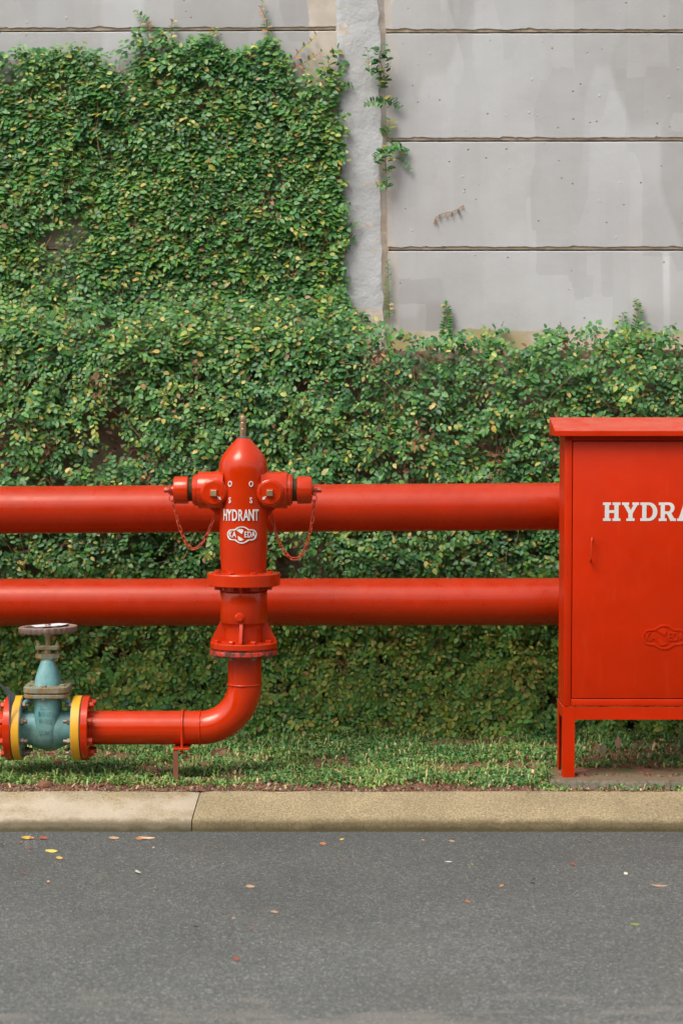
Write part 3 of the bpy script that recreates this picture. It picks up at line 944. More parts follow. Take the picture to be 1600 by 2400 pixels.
# dried twig stuck to the panel
tw = [U(x, y, WALL_Y - .006) for x, y in ((1016, 526), (1019, 512), (1030, 503), (1044, 499), (1060, 496), (1073, 490), (1085, 481))]
t = empty('dried_twig', tw[0], 'brown dried twig stuck to the middle grey panel', 'twig')
bm = B(); tube(bm, tw, .0013, 5); o = obj('stem', bm, 'stem', t)
def set_col(o, c):
    a = o.data.attributes.new('leaf_colour', 'FLOAT_COLOR', 'POINT')
    for d in a.data: d.color = (*c, 1)
set_col(o, (.26, .14, .055))
DRY = [leaves_mesh('leaf', np.zeros((1, 3)), np.array([[1., 0, 0]]), np.array([[0, .7, 0]]), np.array([[0, 0, 1.]]), np.array([c]), 'deadleaf') for c in ((.34, .20, .09), (.22, .12, .05), (.12, .07, .04))]
for k in (1, 2, 3, 4, 5, 6):
    l = Vector((random.uniform(-.3, .3), -.4, -1)).normalized(); n_ = Vector((random.uniform(-.6, .6), -1, 0)); n_ = (n_ - l * n_.dot(l)).normalized()
    leaf_obj(t, tw[k], l, n_.cross(l), n_, random.uniform(.016, .028), DRY[k % 3])

# ------------------------------------------------------------------ grass of the verge
def grass(n):
    x = rng.uniform(-1.75, 1.85, n); y = rng.uniform(6.40, 7.45, n)
    f = (y - 6.39) / .1
    d = fbm(x * 5 + 3, y * 5 + 1, 3)
    keep = rng.random(n) < np.clip((d - .37) * 5.0, 0.06, 1)
    keep &= rng.random(n) < np.clip((y - 6.425 - .10 * vnoise(x * 9, y * 0 + 2)) / .08, 0.015, 1)
    # bare soil around the pipe support, and none through the concrete pad
    sx = U(410, 1800, 6.62).x
    keep &= ~((((x - sx) / .11) ** 2 + ((y - 6.60) / .06) ** 2 < 1) & (rng.random(n) < .93))
    padx = U(1283, 1826, 6.6).x
    keep &= ~((x > padx + .015) & (y > 6.6) & (y < 6.80)) 
    keep &= ~((x > padx + .02) & (y > 6.50) & (y < 6.6) & (rng.random(n) < .80))
    x, y = x[keep], y[keep]; m = len(x)
    z = verge_z(x, y) - .004
    a = rng.uniform(0, 2 * PI, m)
    ln = rng.uniform(.018, .046, m) * np.where(rng.random(m) < .04, 1.9, 1)
    wd = rng.uniform(.0023, .0048, m) * np.where(ln > .05, .5, 1)
    lean = rng.uniform(.35, 1.25, m)
    dx, dy = np.cos(a), np.sin(a)
    sxv = np.stack([-dy, dx, np.zeros(m)], -1) * wd[:, None]
    base = np.stack([x, y, z], -1)
    hz = np.stack([dx, dy, np.zeros(m)], -1)
    up = np.array([0, 0, 1.])
    mid = base + (hz * np.sin(lean)[:, None] * .5 + up * np.cos(lean * .7)[:, None] * .55) * ln[:, None]
    tip = base + (hz * np.sin(lean)[:, None] * 1.0 + up * (np.cos(lean * 1.1) * .65)[:, None]) * ln[:, None]
    co = np.stack([base - sxv * .6, base + sxv * .6, mid - sxv, mid + sxv, tip], 1)
    idx = np.arange(m)[:, None] * 5
    F3 = np.concatenate([idx + np.array([0, 1, 3]), idx + np.array([0, 3, 2]), idx + np.array([2, 3, 4])], 0)
    u = rng.random(m); hue = fbm(x * 7, y * 7 + 50, 2)
    g1 = np.array([.068, .225, .07]); g2 = np.array([.26, .38, .09]); st = np.array([.62, .48, .23]); br = np.array([.17, .085, .04])
    front = np.clip((6.60 - y) / .2, 0, 1)
    k = np.clip(rng.normal(.45, .3, m) + (hue - .5) + front * .45, 0, 1)[:, None]
    c = g1 * (1 - k) + g2 * k
    c = np.where((u < .10 + .10 * front)[:, None], st * rng.uniform(.6, 1.1, (m, 1)), c)
    c = np.where((u > .94)[:, None], br * rng.uniform(.6, 1.3, (m, 1)), c)
    c = c * rng.uniform(.8, 1.2, (m, 1))
    return np_mesh('grass', co.reshape(-1, 3), F3, 'grass', np.repeat(c, 5, axis=0))
tag(place('grass', grass(170000)), 'short green and straw coloured grass on the verge', 'grass', None, 'stuff')
# crumbs of soil and dry litter along the kerb
def crumbs(n):
    x = rng.uniform(-1.7, 1.8, n); y = 6.39 + rng.random(n) ** 1.6 * .30
    z = verge_z(x, y) + .001
    s_ = rng.uniform(.0015, .0065, n) * np.where(rng.random(n) < .03, 2.2, 1)
    base = np.array([(1, 0, 0), (-.6, .8, 0), (-.5, -.8, .1), (0, .1, .9), (.1, 0, -.8)])
    j = rng.normal(0, .25, (n, 5, 3))
    co = np.stack([x, y, z], -1)[:, None] + (base[None] + j) * s_[:, None, None]
    f = np.array([(0, 1, 3), (1, 2, 3), (2, 0, 3), (1, 0, 4), (2, 1, 4), (0, 2, 4)])
    F3 = (f[None] + (np.arange(n) * 5)[:, None, None]).reshape(-1, 3)
    u = rng.random((n, 1))
    c = np.where(u < .55, np.array([.13, .055, .03]), np.where(u < .85, np.array([.24, .15, .08]), np.array([.36, .29, .19]))) * rng.uniform(.5, 1.3, (n, 1))
    return np_mesh('soil_crumbs', co.reshape(-1, 3), F3, 'deadleaf', np.repeat(c, 5, axis=0), smooth=False)
tag(place('soil_crumbs', crumbs(9000)), 'crumbs of red soil and dry litter behind the kerb', 'soil', None, 'stuff')

# ------------------------------------------------------------------ the two long red pipes
def long_pipe(yl, yr, xr, r_px, label):
    Yp = 7.10
    a = U(0, yl, Yp); b = U(xr, yr, Yp)
    d = (b - a).normalized()
    p0 = a - d * 1.2; p1 = b + d * 1.6
    n = 90; bm = B(); r = r_px * S(Yp)
    L = (p1 - p0).length
    lathe(bm, p0, d, [(L * i / n, r * (1 + (random.random() - .5) * .0015)) for i in range(n + 1)], 72)
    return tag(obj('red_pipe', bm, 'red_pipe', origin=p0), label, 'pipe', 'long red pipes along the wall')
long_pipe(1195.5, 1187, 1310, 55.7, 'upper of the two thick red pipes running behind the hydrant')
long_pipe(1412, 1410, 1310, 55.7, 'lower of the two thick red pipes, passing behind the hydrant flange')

# ------------------------------------------------------------------ hydrant
YH = 6.62
s = S(YH) * 1.0012
HX = U(571, 1350, YH).x
def zh(py): return U(571, py, YH).z
def hx(px): return U(px, 1300, YH).x
hyd = empty('fire_hydrant', (HX, YH, zh(1532)), 'glossy red two outlet pillar hydrant with chained caps', 'hydrant')
def hl(name, prof, mat='red', n=64, parent=None, angle=35):
    bm = B(); lathe(bm, (HX, YH, 0), (0, 0, 1), [(zh(y), r * s) for y, r in prof], n)
    return obj(name, bm, mat, parent or hyd, angle=angle)
body = hl('body', [(1345, 51), (1337, 52), (1330, 52.8), (1315, 54), (1300, 55.3), (1280, 56.3), (1255, 57), (1220, 57.4), (1180, 57.7), (1140, 57.9), (1106, 57.9), (1096, 57.3), (1088, 56.2), (1080, 54.3), (1074, 52), (1068, 49), (1061, 44.3), (1051, 36.5), (1041, 28), (1033, 20.5), (1028, 16), (1026, 13)], angle=60)
hl('collar', [(1028, 15), (1026, 15), (1023.5, 12.5), (1022.5, 9)], 'darkmetal', 32)
def square_bar(bm, cx, cy, z0, z1, h, bev):
    box(bm, (cx - h, cy - h, z0), (cx + h, cy + h, z1), bev)
bm = B()
lathe(bm, (HX - .001, YH, 0), (0, 0, 1), [(zh(1023), 7.6 * s), (zh(1005), 7.6 * s), (zh(1004), 6.9 * s), (zh(1003), 7.6 * s), (zh(991), 7.6 * s), (zh(990), 7.0 * s), (zh(989), 7.5 * s), (zh(977), 7.5 * s), (zh(975), 6.7 * s)], 20)
obj('spindle', bm, 'brass', hyd, angle=30)
zo = zh(1148.5)
OC = Vector((HX - .002, YH, zo))
def hex_mesh(name, r, h, mat, washer=0.):
    bm = B()
    if washer: lathe(bm, (0, 0, 0), (0, 0, 1), [(0, washer), (h * .22, washer)], 20)
    lathe(bm, (0, 0, h * (.2 if washer else 0)), (0, 0, 1), [(0, r), (h * .68, r), (h * .8, r * .92)], 6)
    return mesh_of(name, bm, mat, angle=25)
BOLT_RED = hex_mesh('bolt', 8.6 * s, 8 * s, 'red')
BOLT_SM = hex_mesh('bolt', 7.4 * s, 5.5 * s, 'red')
NUT_GREY = hex_mesh('nut', 8.5 * s, 9 * s, 'steel')
for sd in (-1, 1):
    X = Vector((sd, 0, 0))
    bm = B()
    lathe(bm, OC, X, [(20 * s, 42.5 * s), (54 * s, 43 * s), (102 * s, 43.4 * s), (104 * s, 42.5 * s), (104.2 * s, 37 * s), (112 * s, 37.2 * s), (113.5 * s, 36 * s), (114 * s, 33 * s), (116.5 * s, 33 * s), (117 * s, 27 * s)], 56)
    out = obj('outlet', bm, 'red', hyd, angle=30)
    # fillet where the outlet leaves the body
    bm = B(); lathe(bm, OC, X, [(44 * s, 55 * s), (48 * s, 51 * s), (53 * s, 47.6 * s), (60 * s, 45 * s), (70 * s, 43.4 * s), (78 * s, 42.9 * s)], 56)
    obj('fillet', bm, 'red', hyd, angle=80)
    bm = B(); lathe(bm, OC, X, [(115 * s, 26.5 * s)] + [(116 * s + k * 1.5 * s, (27.5 if k % 2 else 25.5) * s) for k in range(8)] + [(130 * s, 26 * s)], 40)
    obj('thread', bm, 'thread', hyd)
    bm = B(); lathe(bm, OC, X, [(127 * s, 27 * s), (127.5 * s, 31.5 * s), (129 * s, 32.6 * s), (158 * s, 31.8 * s), (161 * s, 30 * s), (161.5 * s, 12 * s), (166 * s, 11 * s), (166.5 * s, 6 * s), (169 * s, 6 * s)], 48)
    cap = obj('cap', bm, 'red', hyd, angle=30)
    bm = B(); lathe(bm, OC, X, [(167.5 * s, 5 * s), (167.6 * s, 11.5 * s), (169.6 * s, 11.5 * s), (169.8 * s, 5.5 * s), (171.5 * s, 5.5 * s), (171.6 * s, 10.5 * s), (173.2 * s, 10.5 * s), (173.3 * s, 5 * s), (176 * s, 5 * s)], 24)
    obj('swivel_ring', bm, 'red_link', cap)
    place('bolt', hex_mesh('bolt', 7.0 * s, 11 * s, 'red_link'), cap, OC + X * (175 * s), Q(X))
    for a_ in (60, 150, 250):
        u, v, d = frame_of(X)
    # front boss with the square valve nut
    bc = OC + Vector((sd * 65 * s, 0, -4.5 * s))
    bm = B(); lathe(bm, bc, (0, -1, 0), [(0, 31.5 * s), (46 * s, 31.5 * s), (49 * s, 30.6 * s), (50.5 * s, 28.5 * s), (50.5 * s, 27 * s), (52.5 * s, 26.7 * s), (53.5 * s, 25.5 * s)], 48)
    boss = obj('valve_boss', bm, 'red', hyd, angle=28)
    yb = bc.y - 53.5 * s
    bm = B(); box(bm, (bc.x - 9.2 * s, yb - 2.5 * s, bc.z - 9.2 * s), (bc.x + 9.2 * s, yb + .001, bc.z + 9.2 * s), 1.5 * s)
    obj('nut_seat', bm, 'red', boss)
    bm = B(); box(bm, (bc.x - 7.0 * s, yb - 11 * s, bc.z - 7.4 * s), (bc.x + 7.0 * s, yb - 2 * s, bc.z + 6.8 * s), 1.2 * s)
    obj('square_nut', bm, 'brass', boss)
    # white painted arrow pointing inwards and down
    ar = [(0, -1.2), (5, -1.2), (5, -4), (11.5, 0), (5, 4), (5, 1.2), (0, 1.2)]
    an = math.radians(-42) if sd < 0 else math.radians(180 + 42)
    pts = []
    for q in ar:
        q0 = q[0] + 12; qq1 = q[1]
        xx = math.cos(an) * q0 - math.sin(an) * qq1; zz_ = math.sin(an) * q0 + math.cos(an) * qq1
        pts.append(Vector((bc.x + xx * s, yb + .0005, bc.z + zz_ * s)))
    bm = B(); prism(bm, pts, (0, -.0022, 0)); obj('arrow', bm, 'white', boss, smooth=False)
    # lug that holds the chain
    lug = [Vector((OC.x + sd * q * s, YH + .006, zh(p))) for q, p in ((52, 1186), (84, 1186), (68, 1199), (62, 1208), (56, 1208))]
    bm = B(); prism(bm, lug, (0, -.012, 0)); obj('chain_lug', bm, 'red', hyd)
# raised white lettering and badge on the barrel
def on_barrel(px, py, r_px, extra=0.):
    def xf(x, y, z):
        dx = (px - 571) * s + x
        r = r_px * s + z + .0006 + extra
        a = max(-1.3, min(1.3, dx / (r_px * s)))
        return Vector((HX + r * math.sin(a), YH - r * math.cos(a), zh(py) + y))
    return xf
def rel(me, parent):
    o_ = ORG[parent.name]
    for v in me.vertices: v.co -= o_
    return me
def arc_px(px, r):      # screen x -> arc-length x
    return 571 + math.asin(max(-1, min(1, (px - 571) / r))) * r
def scale_xf(xf, kx, ky=1.0):
    return lambda x, y, z: xf(x * kx, y * ky, z)
for ch, px in zip('HYDRANT', (531.8, 541.3, 553.4, 566.8, 579.5, 591.6, 602.7)):
    me = text_mesh('letter', ch, 36.5 * s, .004, scale_xf(on_barrel(arc_px(px, 57.5), 1206, 57.6), .52 if ch not in 'YTA' else .50), 'white', .0010)
    place('letter', rel(me, hyd), hyd, ORG[hyd.name])
for ch, px, py in (('O', 543, 1133), ('O', 591, 1133), ('S', 542.5, 1171), ('S', 591, 1171)):
    me = text_mesh('letter', ch, 18.5 * s, .004, scale_xf(on_barrel(arc_px(px, 57.8), py, 57.9), .72), 'white', .0005)
    place('letter', rel(me, hyd), hyd, ORG[hyd.name])
def badge_outline(k, inset):
    hw, hh, R = 36.0 - inset, 12.8 - inset, 20.0 - inset
    pts = []
    n = 96
    for i in range(n):
        a = 2 * PI * i / n
        c, d = math.cos(a), math.sin(a)
        # stadium ray
        t = 0
        lo_, hi_ = 0, 60
        for _ in range(24):
            m_ = (lo_ + hi_) / 2; x, y = c * m_, d * m_
            q = max(abs(x) - (hw - hh), 0)
            if math.hypot(q, y) < hh: lo_ = m_
            else: hi_ = m_
        t = max(lo_, R) if True else lo_
        # soft shoulder where bar and circle meet
        t = (lo_ ** 14 + R ** 14) ** (1 / 14)
        pts.append((c * t * k, d * t * k))
    return pts
N_UP = [(-12, 10.5), (-7.4, 13.8), (-1.3, 14), (3.2, 12.2), (4.2, 9.6), (.4, 2)]
N_LO = [(-8.7, -2.7), (4.9, -10.7), (-1.3, -14), (-6, -13), (-8, -11.4)]
def badge(parent, xf_of, k, mat, depth, letter_off):
    b = None
    ol = badge_outline(k, 0); il = badge_outline(k, 2.6)
    me = curve_mesh('badge', [ol, il], depth, xf_of(0, 0), mat)
    b = place('badge', rel(me, parent), parent, ORG[parent.name])
    for pl in (N_UP, N_LO):
        me = curve_mesh('letter_stroke', [[(x * k, y * k) for x, y in pl]], depth, xf_of(0, 0), mat)
        place('letter_stroke', rel(me, b), b, ORG[b.name])
    for ch, x in (('K', -27.0), ('A', -17.4), ('E', 8.8), ('D', 17.8), ('A', 27.4)):
        me = text_mesh('letter', ch, 19 * k, depth, scale_xf(xf_of(x * k, 0), .70), mat, letter_off)
        place('letter', rel(me, b), b, ORG[b.name])
def barrel_badge(dx, dy):
    base = on_barrel(569.5, 1250, 57.2)
    return lambda x, y, z: base(x + dx, y + dy, z)
badge(hyd, barrel_badge, s, 'white', .0035, .0005)
# flanges, ribs and bolts under the barrel
hl('upper_flange', [(1371, 60), (1371, 84.5), (1369.5, 86), (1344, 86), (1342, 84.5), (1341, 56)], n=72, angle=30)
hl('neck', [(1458, 54), (1456, 55.6), (1388, 55.6), (1385, 54.2), (1383, 51.5), (1368, 51)], angle=40)
hl('lower_neck', [(1506, 45), (1500, 44.8), (1470, 45.2), (1462, 48), (1457, 54)], angle=50)
RED_NUT = hex_mesh('nut', 7.6 * s, 12 * s, 'red')
for k in range(8):
    a = PI / 8 + k * PI / 4
    c = Vector((HX + 67 * s * math.cos(a), YH + 67 * s * math.sin(a), 0))
    if k % 2 == 0 or True:
        place('bolt', BOLT_SM, hyd, (c.x, c.y, zh(1341.4)), Q((0, 0, 1), k))
    place('nut', RED_NUT, hyd, (c.x * .97 + HX * .03, c.y * .97 + YH * .03, zh(1370.5)), Q((0, 0, -1), k * .4))
for k in range(4):
    a = k * PI / 2 - .06
    d = Vector((math.cos(a), math.sin(a), 0)); t_ = Vector((-d.y, d.x, 0)) * (3.2 * s)
    c = Vector((HX, YH, 0))
    bm = B(); prism(bm, [c + d * (r * s) + Vector((0, 0, zh(y))) - t_ for r, y in ((50, 1370), (66, 1370), (55, 1386), (50, 1390))], t_ * 2); obj('rib', bm, 'red', hyd)
    bm = B(); prism(bm, [c + d * (r * s) + Vector((0, 0, zh(y))) - t_ * 1.15 for r, y in ((42, 1456), (55, 1456), (77, 1499), (77, 1504), (42, 1504))], t_ * 2.3); obj('rib', bm, 'red', hyd)
fl = hl('lower_flange', [(1517, 60), (1517, 78), (1516, 79), (1505, 79), (1503.5, 77.5), (1503, 44)], 'red', 72, angle=30)
hl('gasket', [(1520.6, 50), (1520.6, 76), (1516.8, 76), (1516.8, 50)], 'rusty_red', 72)
for k in range(8):
    a = PI / 8 + k * PI / 4
    c = (HX + 65 * s * math.cos(a), YH + 65 * s * math.sin(a), 0)
    place('bolt', BOLT_RED, hyd, (c[0], c[1], zh(1503.5)), Q((0, 0, 1), k * 1.3))
bm = B(); dp = Vector((HX - 6 * s, YH - 54 * s, zh(1443)))
lathe(bm, dp, (0, -1, 0), [(-2 * s, 13 * s), (1.5 * s, 12 * s), (4 * s, 9.5 * s)], 28)
plug = obj('drain_plug', bm, 'red', hyd)
place('bolt', hex_mesh('bolt', 7.2 * s, 8 * s, 'red'), plug, dp + Vector((0, -4 * s, 0)), Q((0, -1, 0), .3))
# chains of the caps: one link, one object
def link_mesh():
    bm = B(); pts = []
    hl_, w_ = 5.2 * s, 3.4 * s
    for i in range(8):
        a = -PI / 2 + PI * i / 7; pts.append((hl_ + w_ * math.cos(a), w_ * math.sin(a), 0))
    for i in range(8):
        a = PI / 2 + PI * i / 7; pts.append((-hl_ + w_ * math.cos(a), w_ * math.sin(a), 0))
    tube(bm, pts, 1.25 * s, 6, True)
    return mesh_of('link', bm, 'red_link', angle=80)
LINK = link_mesh()
def zz1(x, y): return (360 + x * .2679, 940 + y * .2679)
def chain(path, start_label):
    pts = [U(*zz1(x, y), YH - .004) for x, y in path]
    # smooth the path
    for _ in range(2):
        q = [pts[0]]
        for a, b in zip(pts, pts[1:]): q += [a.lerp(b, .25), a.lerp(b, .75)]
        pts = q + [pts[-1]]
    bm = B(); p0 = pts[0]
    tube(bm, [p0 + Vector((6.0 * s * math.cos(2 * PI * i / 20), 0, 7.5 * s * math.sin(2 * PI * i / 20))) for i in range(20)], 1.3 * s, 6, True)
    root = obj('chain', bm, 'red_link', hyd, origin=p0, angle=80)
    seg = [0]
    for a, b in zip(pts, pts[1:]): seg.append(seg[-1] + (b - a).length)
    pitch = 13.0 * s; n = int(seg[-1] / pitch)
    for i in range(n):
        d0 = 6 * s + i * (seg[-1] - 8 * s) / n; 
        def at(dd):
            dd = max(0, min(seg[-1] - 1e-6, dd)); j = max(k for k in range(len(seg) - 1) if seg[k] <= dd)
            return pts[j].lerp(pts[j + 1], (dd - seg[j]) / max(1e-9, seg[j + 1] - seg[j]))
        a, b = at(d0), at(d0 + pitch)
        d = (b - a).normalized()
        roll = (PI / 2 if i % 2 else 0) + random.uniform(.3, .9)
        qx_ = Vector((1, 0, 0)).rotation_difference(d) @ Euler((roll, 0, 0)).to_quaternion()
        place('link', LINK, root, (a + b) / 2 + Vector((0, random.uniform(-.001, .001), 0)), qx_)
chain([(160, 850), (175, 900), (200, 1010), (235, 1130), (285, 1250), (340, 1306), (400, 1280), (452, 1205), (500, 1100), (546, 992)], 'l')
chain([(1405, 850), (1405, 935), (1387, 1050), (1362, 1180), (1322, 1310), (1255, 1394), (1180, 1370), (1118, 1280), (1070, 1160), (1046, 1065), (1030, 978)], 'r')

# ------------------------------------------------------------------ supply pipe with elbow
zc = zh(1705.5); RB = 105 * s; rp = 39.8 * s
PXC = HX + 2.0 * s
FX = lambda px: U(px, 1706, YH - .104).x          # x of a flange rim read at its front
sup = empty('supply_pipe', (HX, YH, zc), 'red elbow pipe that carries the hydrant, bolted to the valve', 'pipe')
bm = B()
path = [Vector((PXC, YH, zh(1533)))] + [Vector((PXC, YH, zh(1533) + (zc + RB - zh(1533)) * i / 4)) for i in range(1, 4)]
for i in range(25):
    a = PI / 2 * i / 24
    path.append(Vector((PXC - RB + RB * math.cos(a), YH, zc + RB - RB * math.sin(a))))
xe = FX(204)
for i in range(1, 13): path.append(Vector((PXC - RB + (xe - PXC + RB) * i / 12, YH, zc)))
tube(bm, path, [rp * (1 + random.uniform(-.001, .001)) for _ in path], 56)
obj('pipe', bm, 'red', sup, angle=50)
def bead(c, d, r):
    bm = B(); u, v, d = frame_of(d); n = 60
    tube(bm, [Vector(c) + u * (r * math.cos(2 * PI * i / n)) + v * (r * math.sin(2 * PI * i / n)) + d * random.uniform(-.0012, .0012) for i in range(n)], [2.6 * s * random.uniform(.75, 1.2) for _ in range(n)], 7, True)
    return obj('weld_bead', bm, 'red', sup, angle=80)
bead((PXC, YH, zh(1603)), (0, 0, 1), rp)
bead((PXC - RB, YH, zc), (1, 0, 0), rp)
bm = B(); lathe(bm, (HX, YH, 0), (0, 0, 1), [(zh(1533), 38 * s), (zh(1533), 78 * s), (zh(1531), 80 * s), (zh(1523), 80 * s), (zh(1521.2), 79 * s), (zh(1521.2), 60 * s)], 72)
obj('flange', bm, 'rusty_red', sup, angle=30)
for k in range(8):
    a = PI / 8 + k * PI / 4
    place('nut', NUT_GREY, sup, (HX + 65 * s * math.cos(a), YH + 65 * s * math.sin(a), zh(1532.6)), Q((0, 0, -1), k * .7))
RF = 75.8 * s
def xflange(bm, x0, x1, r, bev=.0015):
    lathe(bm, (x0, YH, zc), (1, 0, 0), [(0, r * .4), (0, r - bev), (bev, r), (x1 - x0 - bev, r), (x1 - x0, r - bev), (x1 - x0, r * .4)], 72)
bm = B(); xflange(bm, FX(187), FX(203.5), RF); obj('flange', bm, 'red', sup, angle=30)
bead((FX(204.5), YH, zc), (1, 0, 0), rp)
XB = hex_mesh('bolt', 8.6 * s, 11 * s, 'red', 9.6 * s)
NUT_V = hex_mesh('nut', 8.3 * s, 9.5 * s, 'steel', 9.4 * s)
def stud_mesh():
    bm = B(); lathe(bm, (0, 0, 0), (0, 0, 1), [(0, 5 * s), (17 * s, 5 * s), (18.5 * s, 4 * s)], 12); return mesh_of('stud', bm, 'steel')
STUD = stud_mesh()
angs = [PI / 8 + k * PI / 4 for k in range(8)]
for k, a in enumerate(angs):
    place('bolt', XB, sup, (FX(203.3), YH + 61 * s * math.cos(a), zc + 61 * s * math.sin(a)), Q((1, 0, 0), k))

# ------------------------------------------------------------------ pipe support with U bolt
SXp = hx(428)
ps = empty('pipe_support', (SXp, YH, .08), 'small red angle iron support with a U bolt under the horizontal pipe', 'support')
bm = B()
ub = [Vector((SXp, YH - 42 * s, zh(1760)))]
for i in range(21):
    a = PI * i / 20
    ub.append(Vector((SXp, YH - 42.3 * s * math.cos(a), zc + 42.3 * s * math.sin(a))))
ub.append(Vector((SXp, YH + 42 * s, zh(1760))))
tube(bm, ub, 3.0 * s, 8); obj('u_bolt', bm, 'red', ps, angle=80)
zt_ = zc - rp - .0015
px0, px1 = hx(408), hx(446)
bm = B(); box(bm, (px0, YH - 52 * s, zt_ - .0055), (px1, YH + 52 * s, zt_), .001); obj('top_plate', bm, 'red', ps)
bm = B()
ang = [(px0, YH - 50 * s), (px0 + .016, YH - 50 * s), (px0 + .016, YH - 46 * s), (px0 + .005, YH - 46 * s), (px0 + .005, YH - 14 * s), (px0, YH - 14 * s)]
prism(bm, [Vector((x, y, .055)) for x, y in ang], (0, 0, zt_ - .0055 - .055)); obj('post', bm, 'rust', ps)
bm = B(); lathe(bm, (px0 + .01, YH - .045, .05), (0, 0, 1), [(0, .065), (.028, .06), (.036, .05), (.039, .03), (.040, 0)], 22)
for v in bm.verts:
    v.co.x += (float(fbm(v.co.x * 40, v.co.y * 40)) - .5) * .02; v.co.z += (float(fbm(v.co.x * 60 + 4, v.co.y * 60)) - .5) * .008
    v.co.y = YH - .045 + (v.co.y - YH + .045) * .7
obj('footing', bm, 'pad', ps, angle=60)

# ------------------------------------------------------------------ gate valve
VX = hx(111)
gv = empty('gate_valve', (VX, YH, zc - RF), 'weathered teal gate valve with yellow flanges and brown handwheel', 'valve')
def zv(py): return U(111, py, YH).z
bm = B()
x0, x1 = FX(43.5), FX(165)
hw = (x1 - x0) / 2; xm = (x0 + x1) / 2
# barrel that swells to the seat pocket; belly hangs lower in the middle
n = 56; rings = []
NB = 40
for i in range(NB + 1):
    t_ = -1 + 2 * i / NB
    bel = math.exp(-(t_ / .55) ** 4)
    ring = []
    for k in range(n):
        a = 2 * PI * k / n
        cy, cz_ = math.cos(a), math.sin(a)
        ry = (40 + 9 * bel) * s; rz = (40 + (12 if cz_ < 0 else 2) * bel) * s
        ring.append(bm.verts.new((xm + t_ * hw, YH + ry * cy, zc + rz * cz_)))
    rings.append(ring)
for a, b in zip(rings, rings[1:]):
    for k in range(n):
        j = (k + 1) % n; bm.faces.new([a[k], a[j], b[j], b[k]])
bm.faces.new(rings[0]); bm.faces.new(rings[-1])
obj('body', bm, 'valve', gv, angle=80)
# chest: flattened column from the barrel up to the bonnet flange, its foot fading into the belly
def superell(bm, levels_, n=48, e=3.2):
    rg = []
    for z, wx, wy, cy in levels_:
        ring = []
        for k in range(n):
            a = 2 * PI * k / n; c, d = math.cos(a), math.sin(a)
            ring.append(bm.verts.new((VX + wx * math.copysign(abs(c) ** (2 / e), c), YH + cy + wy * math.copysign(abs(d) ** (2 / e), d), z)))
        rg.append(ring)
    for a, b in zip(rg, rg[1:]):
        for k in range(n):
            j = (k + 1) % n; bm.faces.new([a[k], a[j], b[j], b[k]])
    bm.faces.new(rg[0]); bm.faces.new(rg[-1])
bm = B()
superell(bm, [(zv(1752), 10 * s, 22 * s, 0), (zv(1745), 19 * s, 36 * s, 0), (zv(1735), 24 * s, 46 * s, 0), (zv(1722), 27 * s, 51 * s, 0), (zv(1705), 29 * s, 53 * s, 0), (zv(1680), 30 * s, 52 * s, 0), (zv(1650), 30.5 * s, 50 * s, 0), (zv(1636), 31 * s, 50 * s, 0), (zv(1629), 34 * s, 52 * s, 0)])
obj('chest', bm, 'valve', gv, angle=80)
for nm, za, zb_, w, mat in (('body_flange', 1630, 1620.5, 52.5, 'valve_rust'), ('bonnet_flange', 1618.5, 1604, 53.5, 'valve_rust')):
    bm = B(); superell(bm, [(zv(za), (w - 1.5) * s, 58 * s, 0), (zv(za - 1.5), w * s, 60 * s, 0), (zv(zb_ + 1.5), w * s, 60 * s, 0), (zv(zb_), (w - 1.5) * s, 58 * s, 0)], 64, 4.5)
    obj(nm, bm, mat, gv, angle=30)
bm = B(); superell(bm, [(zv(1620.6), 50 * s, 56 * s, 0), (zv(1618.4), 50 * s, 56 * s, 0)], 48, 4.5); obj('gasket', bm, 'blackgap', gv)
BOLT_V = hex_mesh('bolt', 7.2 * s, 5.5 * s, 'valve_rust')
for dx, dy in ((-3, -52), (-40, -30), (38, -30), (-40, 30), (38, 30), (3, 52)):
    place('bolt', BOLT_V, gv, (VX + dx * s, YH + dy * s, zv(1604.2)), Q((0, 0, 1), dx * .1))
    place('bolt', BOLT_V, gv, (VX + dx * s, YH + dy * s, zv(1630)), Q((0, 0, -1), dx * .13))
bm = B(); superell(bm, [(zv(1605), 31.5 * s, 36 * s, 0), (zv(1601), 31 * s, 35 * s, 0), (zv(1590), 29.5 * s, 33 * s, 0), (zv(1575), 25.5 * s, 28 * s, 0), (zv(1562), 21 * s, 23 * s, 0), (zv(1552), 17 * s, 18 * s, 0), (zv(1545), 15.5 * s, 16 * s, 0)], 48, 2.5)
obj('bonnet', bm, 'valve', gv, angle=80)
bm = B()
hexp = [(-28, -8), (-28, 8), (-13, 17), (13, 17), (28, 8), (28, -8), (13, -17), (-13, -17)]
a_ = [Vector((VX + x * s, YH + y * s, zv(1532))) for x, y in hexp]
lowp = [Vector((VX + x * s * .62, YH + y * s * .9, zv(1547))) for x, y in hexp]; midp = [Vector((VX + x * s, YH + y * s, zv(1541))) for x, y in hexp]
va, vm, vl = [[bm.verts.new(p) for p in q] for q in (a_, midp, lowp)]
for q, r_ in ((va, vm), (vm, vl)):
    for i in range(8): bm.faces.new([q[i], q[(i + 1) % 8], r_[(i + 1) % 8], r_[i]])
bm.faces.new(va); bm.faces.new(vl); obj('stuffing_box', bm, 'valve_rust', gv, angle=25)
bm = B(); lathe(bm, (VX, YH, 0), (0, 0, 1), [(zv(1533), 10 * s), (zv(1527), 10 * s), (zv(1521), 9 * s)], 24); obj('gland', bm, 'brass', gv)
bm = B(); superell(bm, [(zv(1522), 28 * s, 11 * s, 0), (zv(1521.5), 29 * s, 12 * s, 0), (zv(1514), 29 * s, 12 * s, 0), (zv(1513), 27.5 * s, 11 * s, 0)], 32, 3.5); obj('gland_flange', bm, 'valve_rust', gv, angle=30)
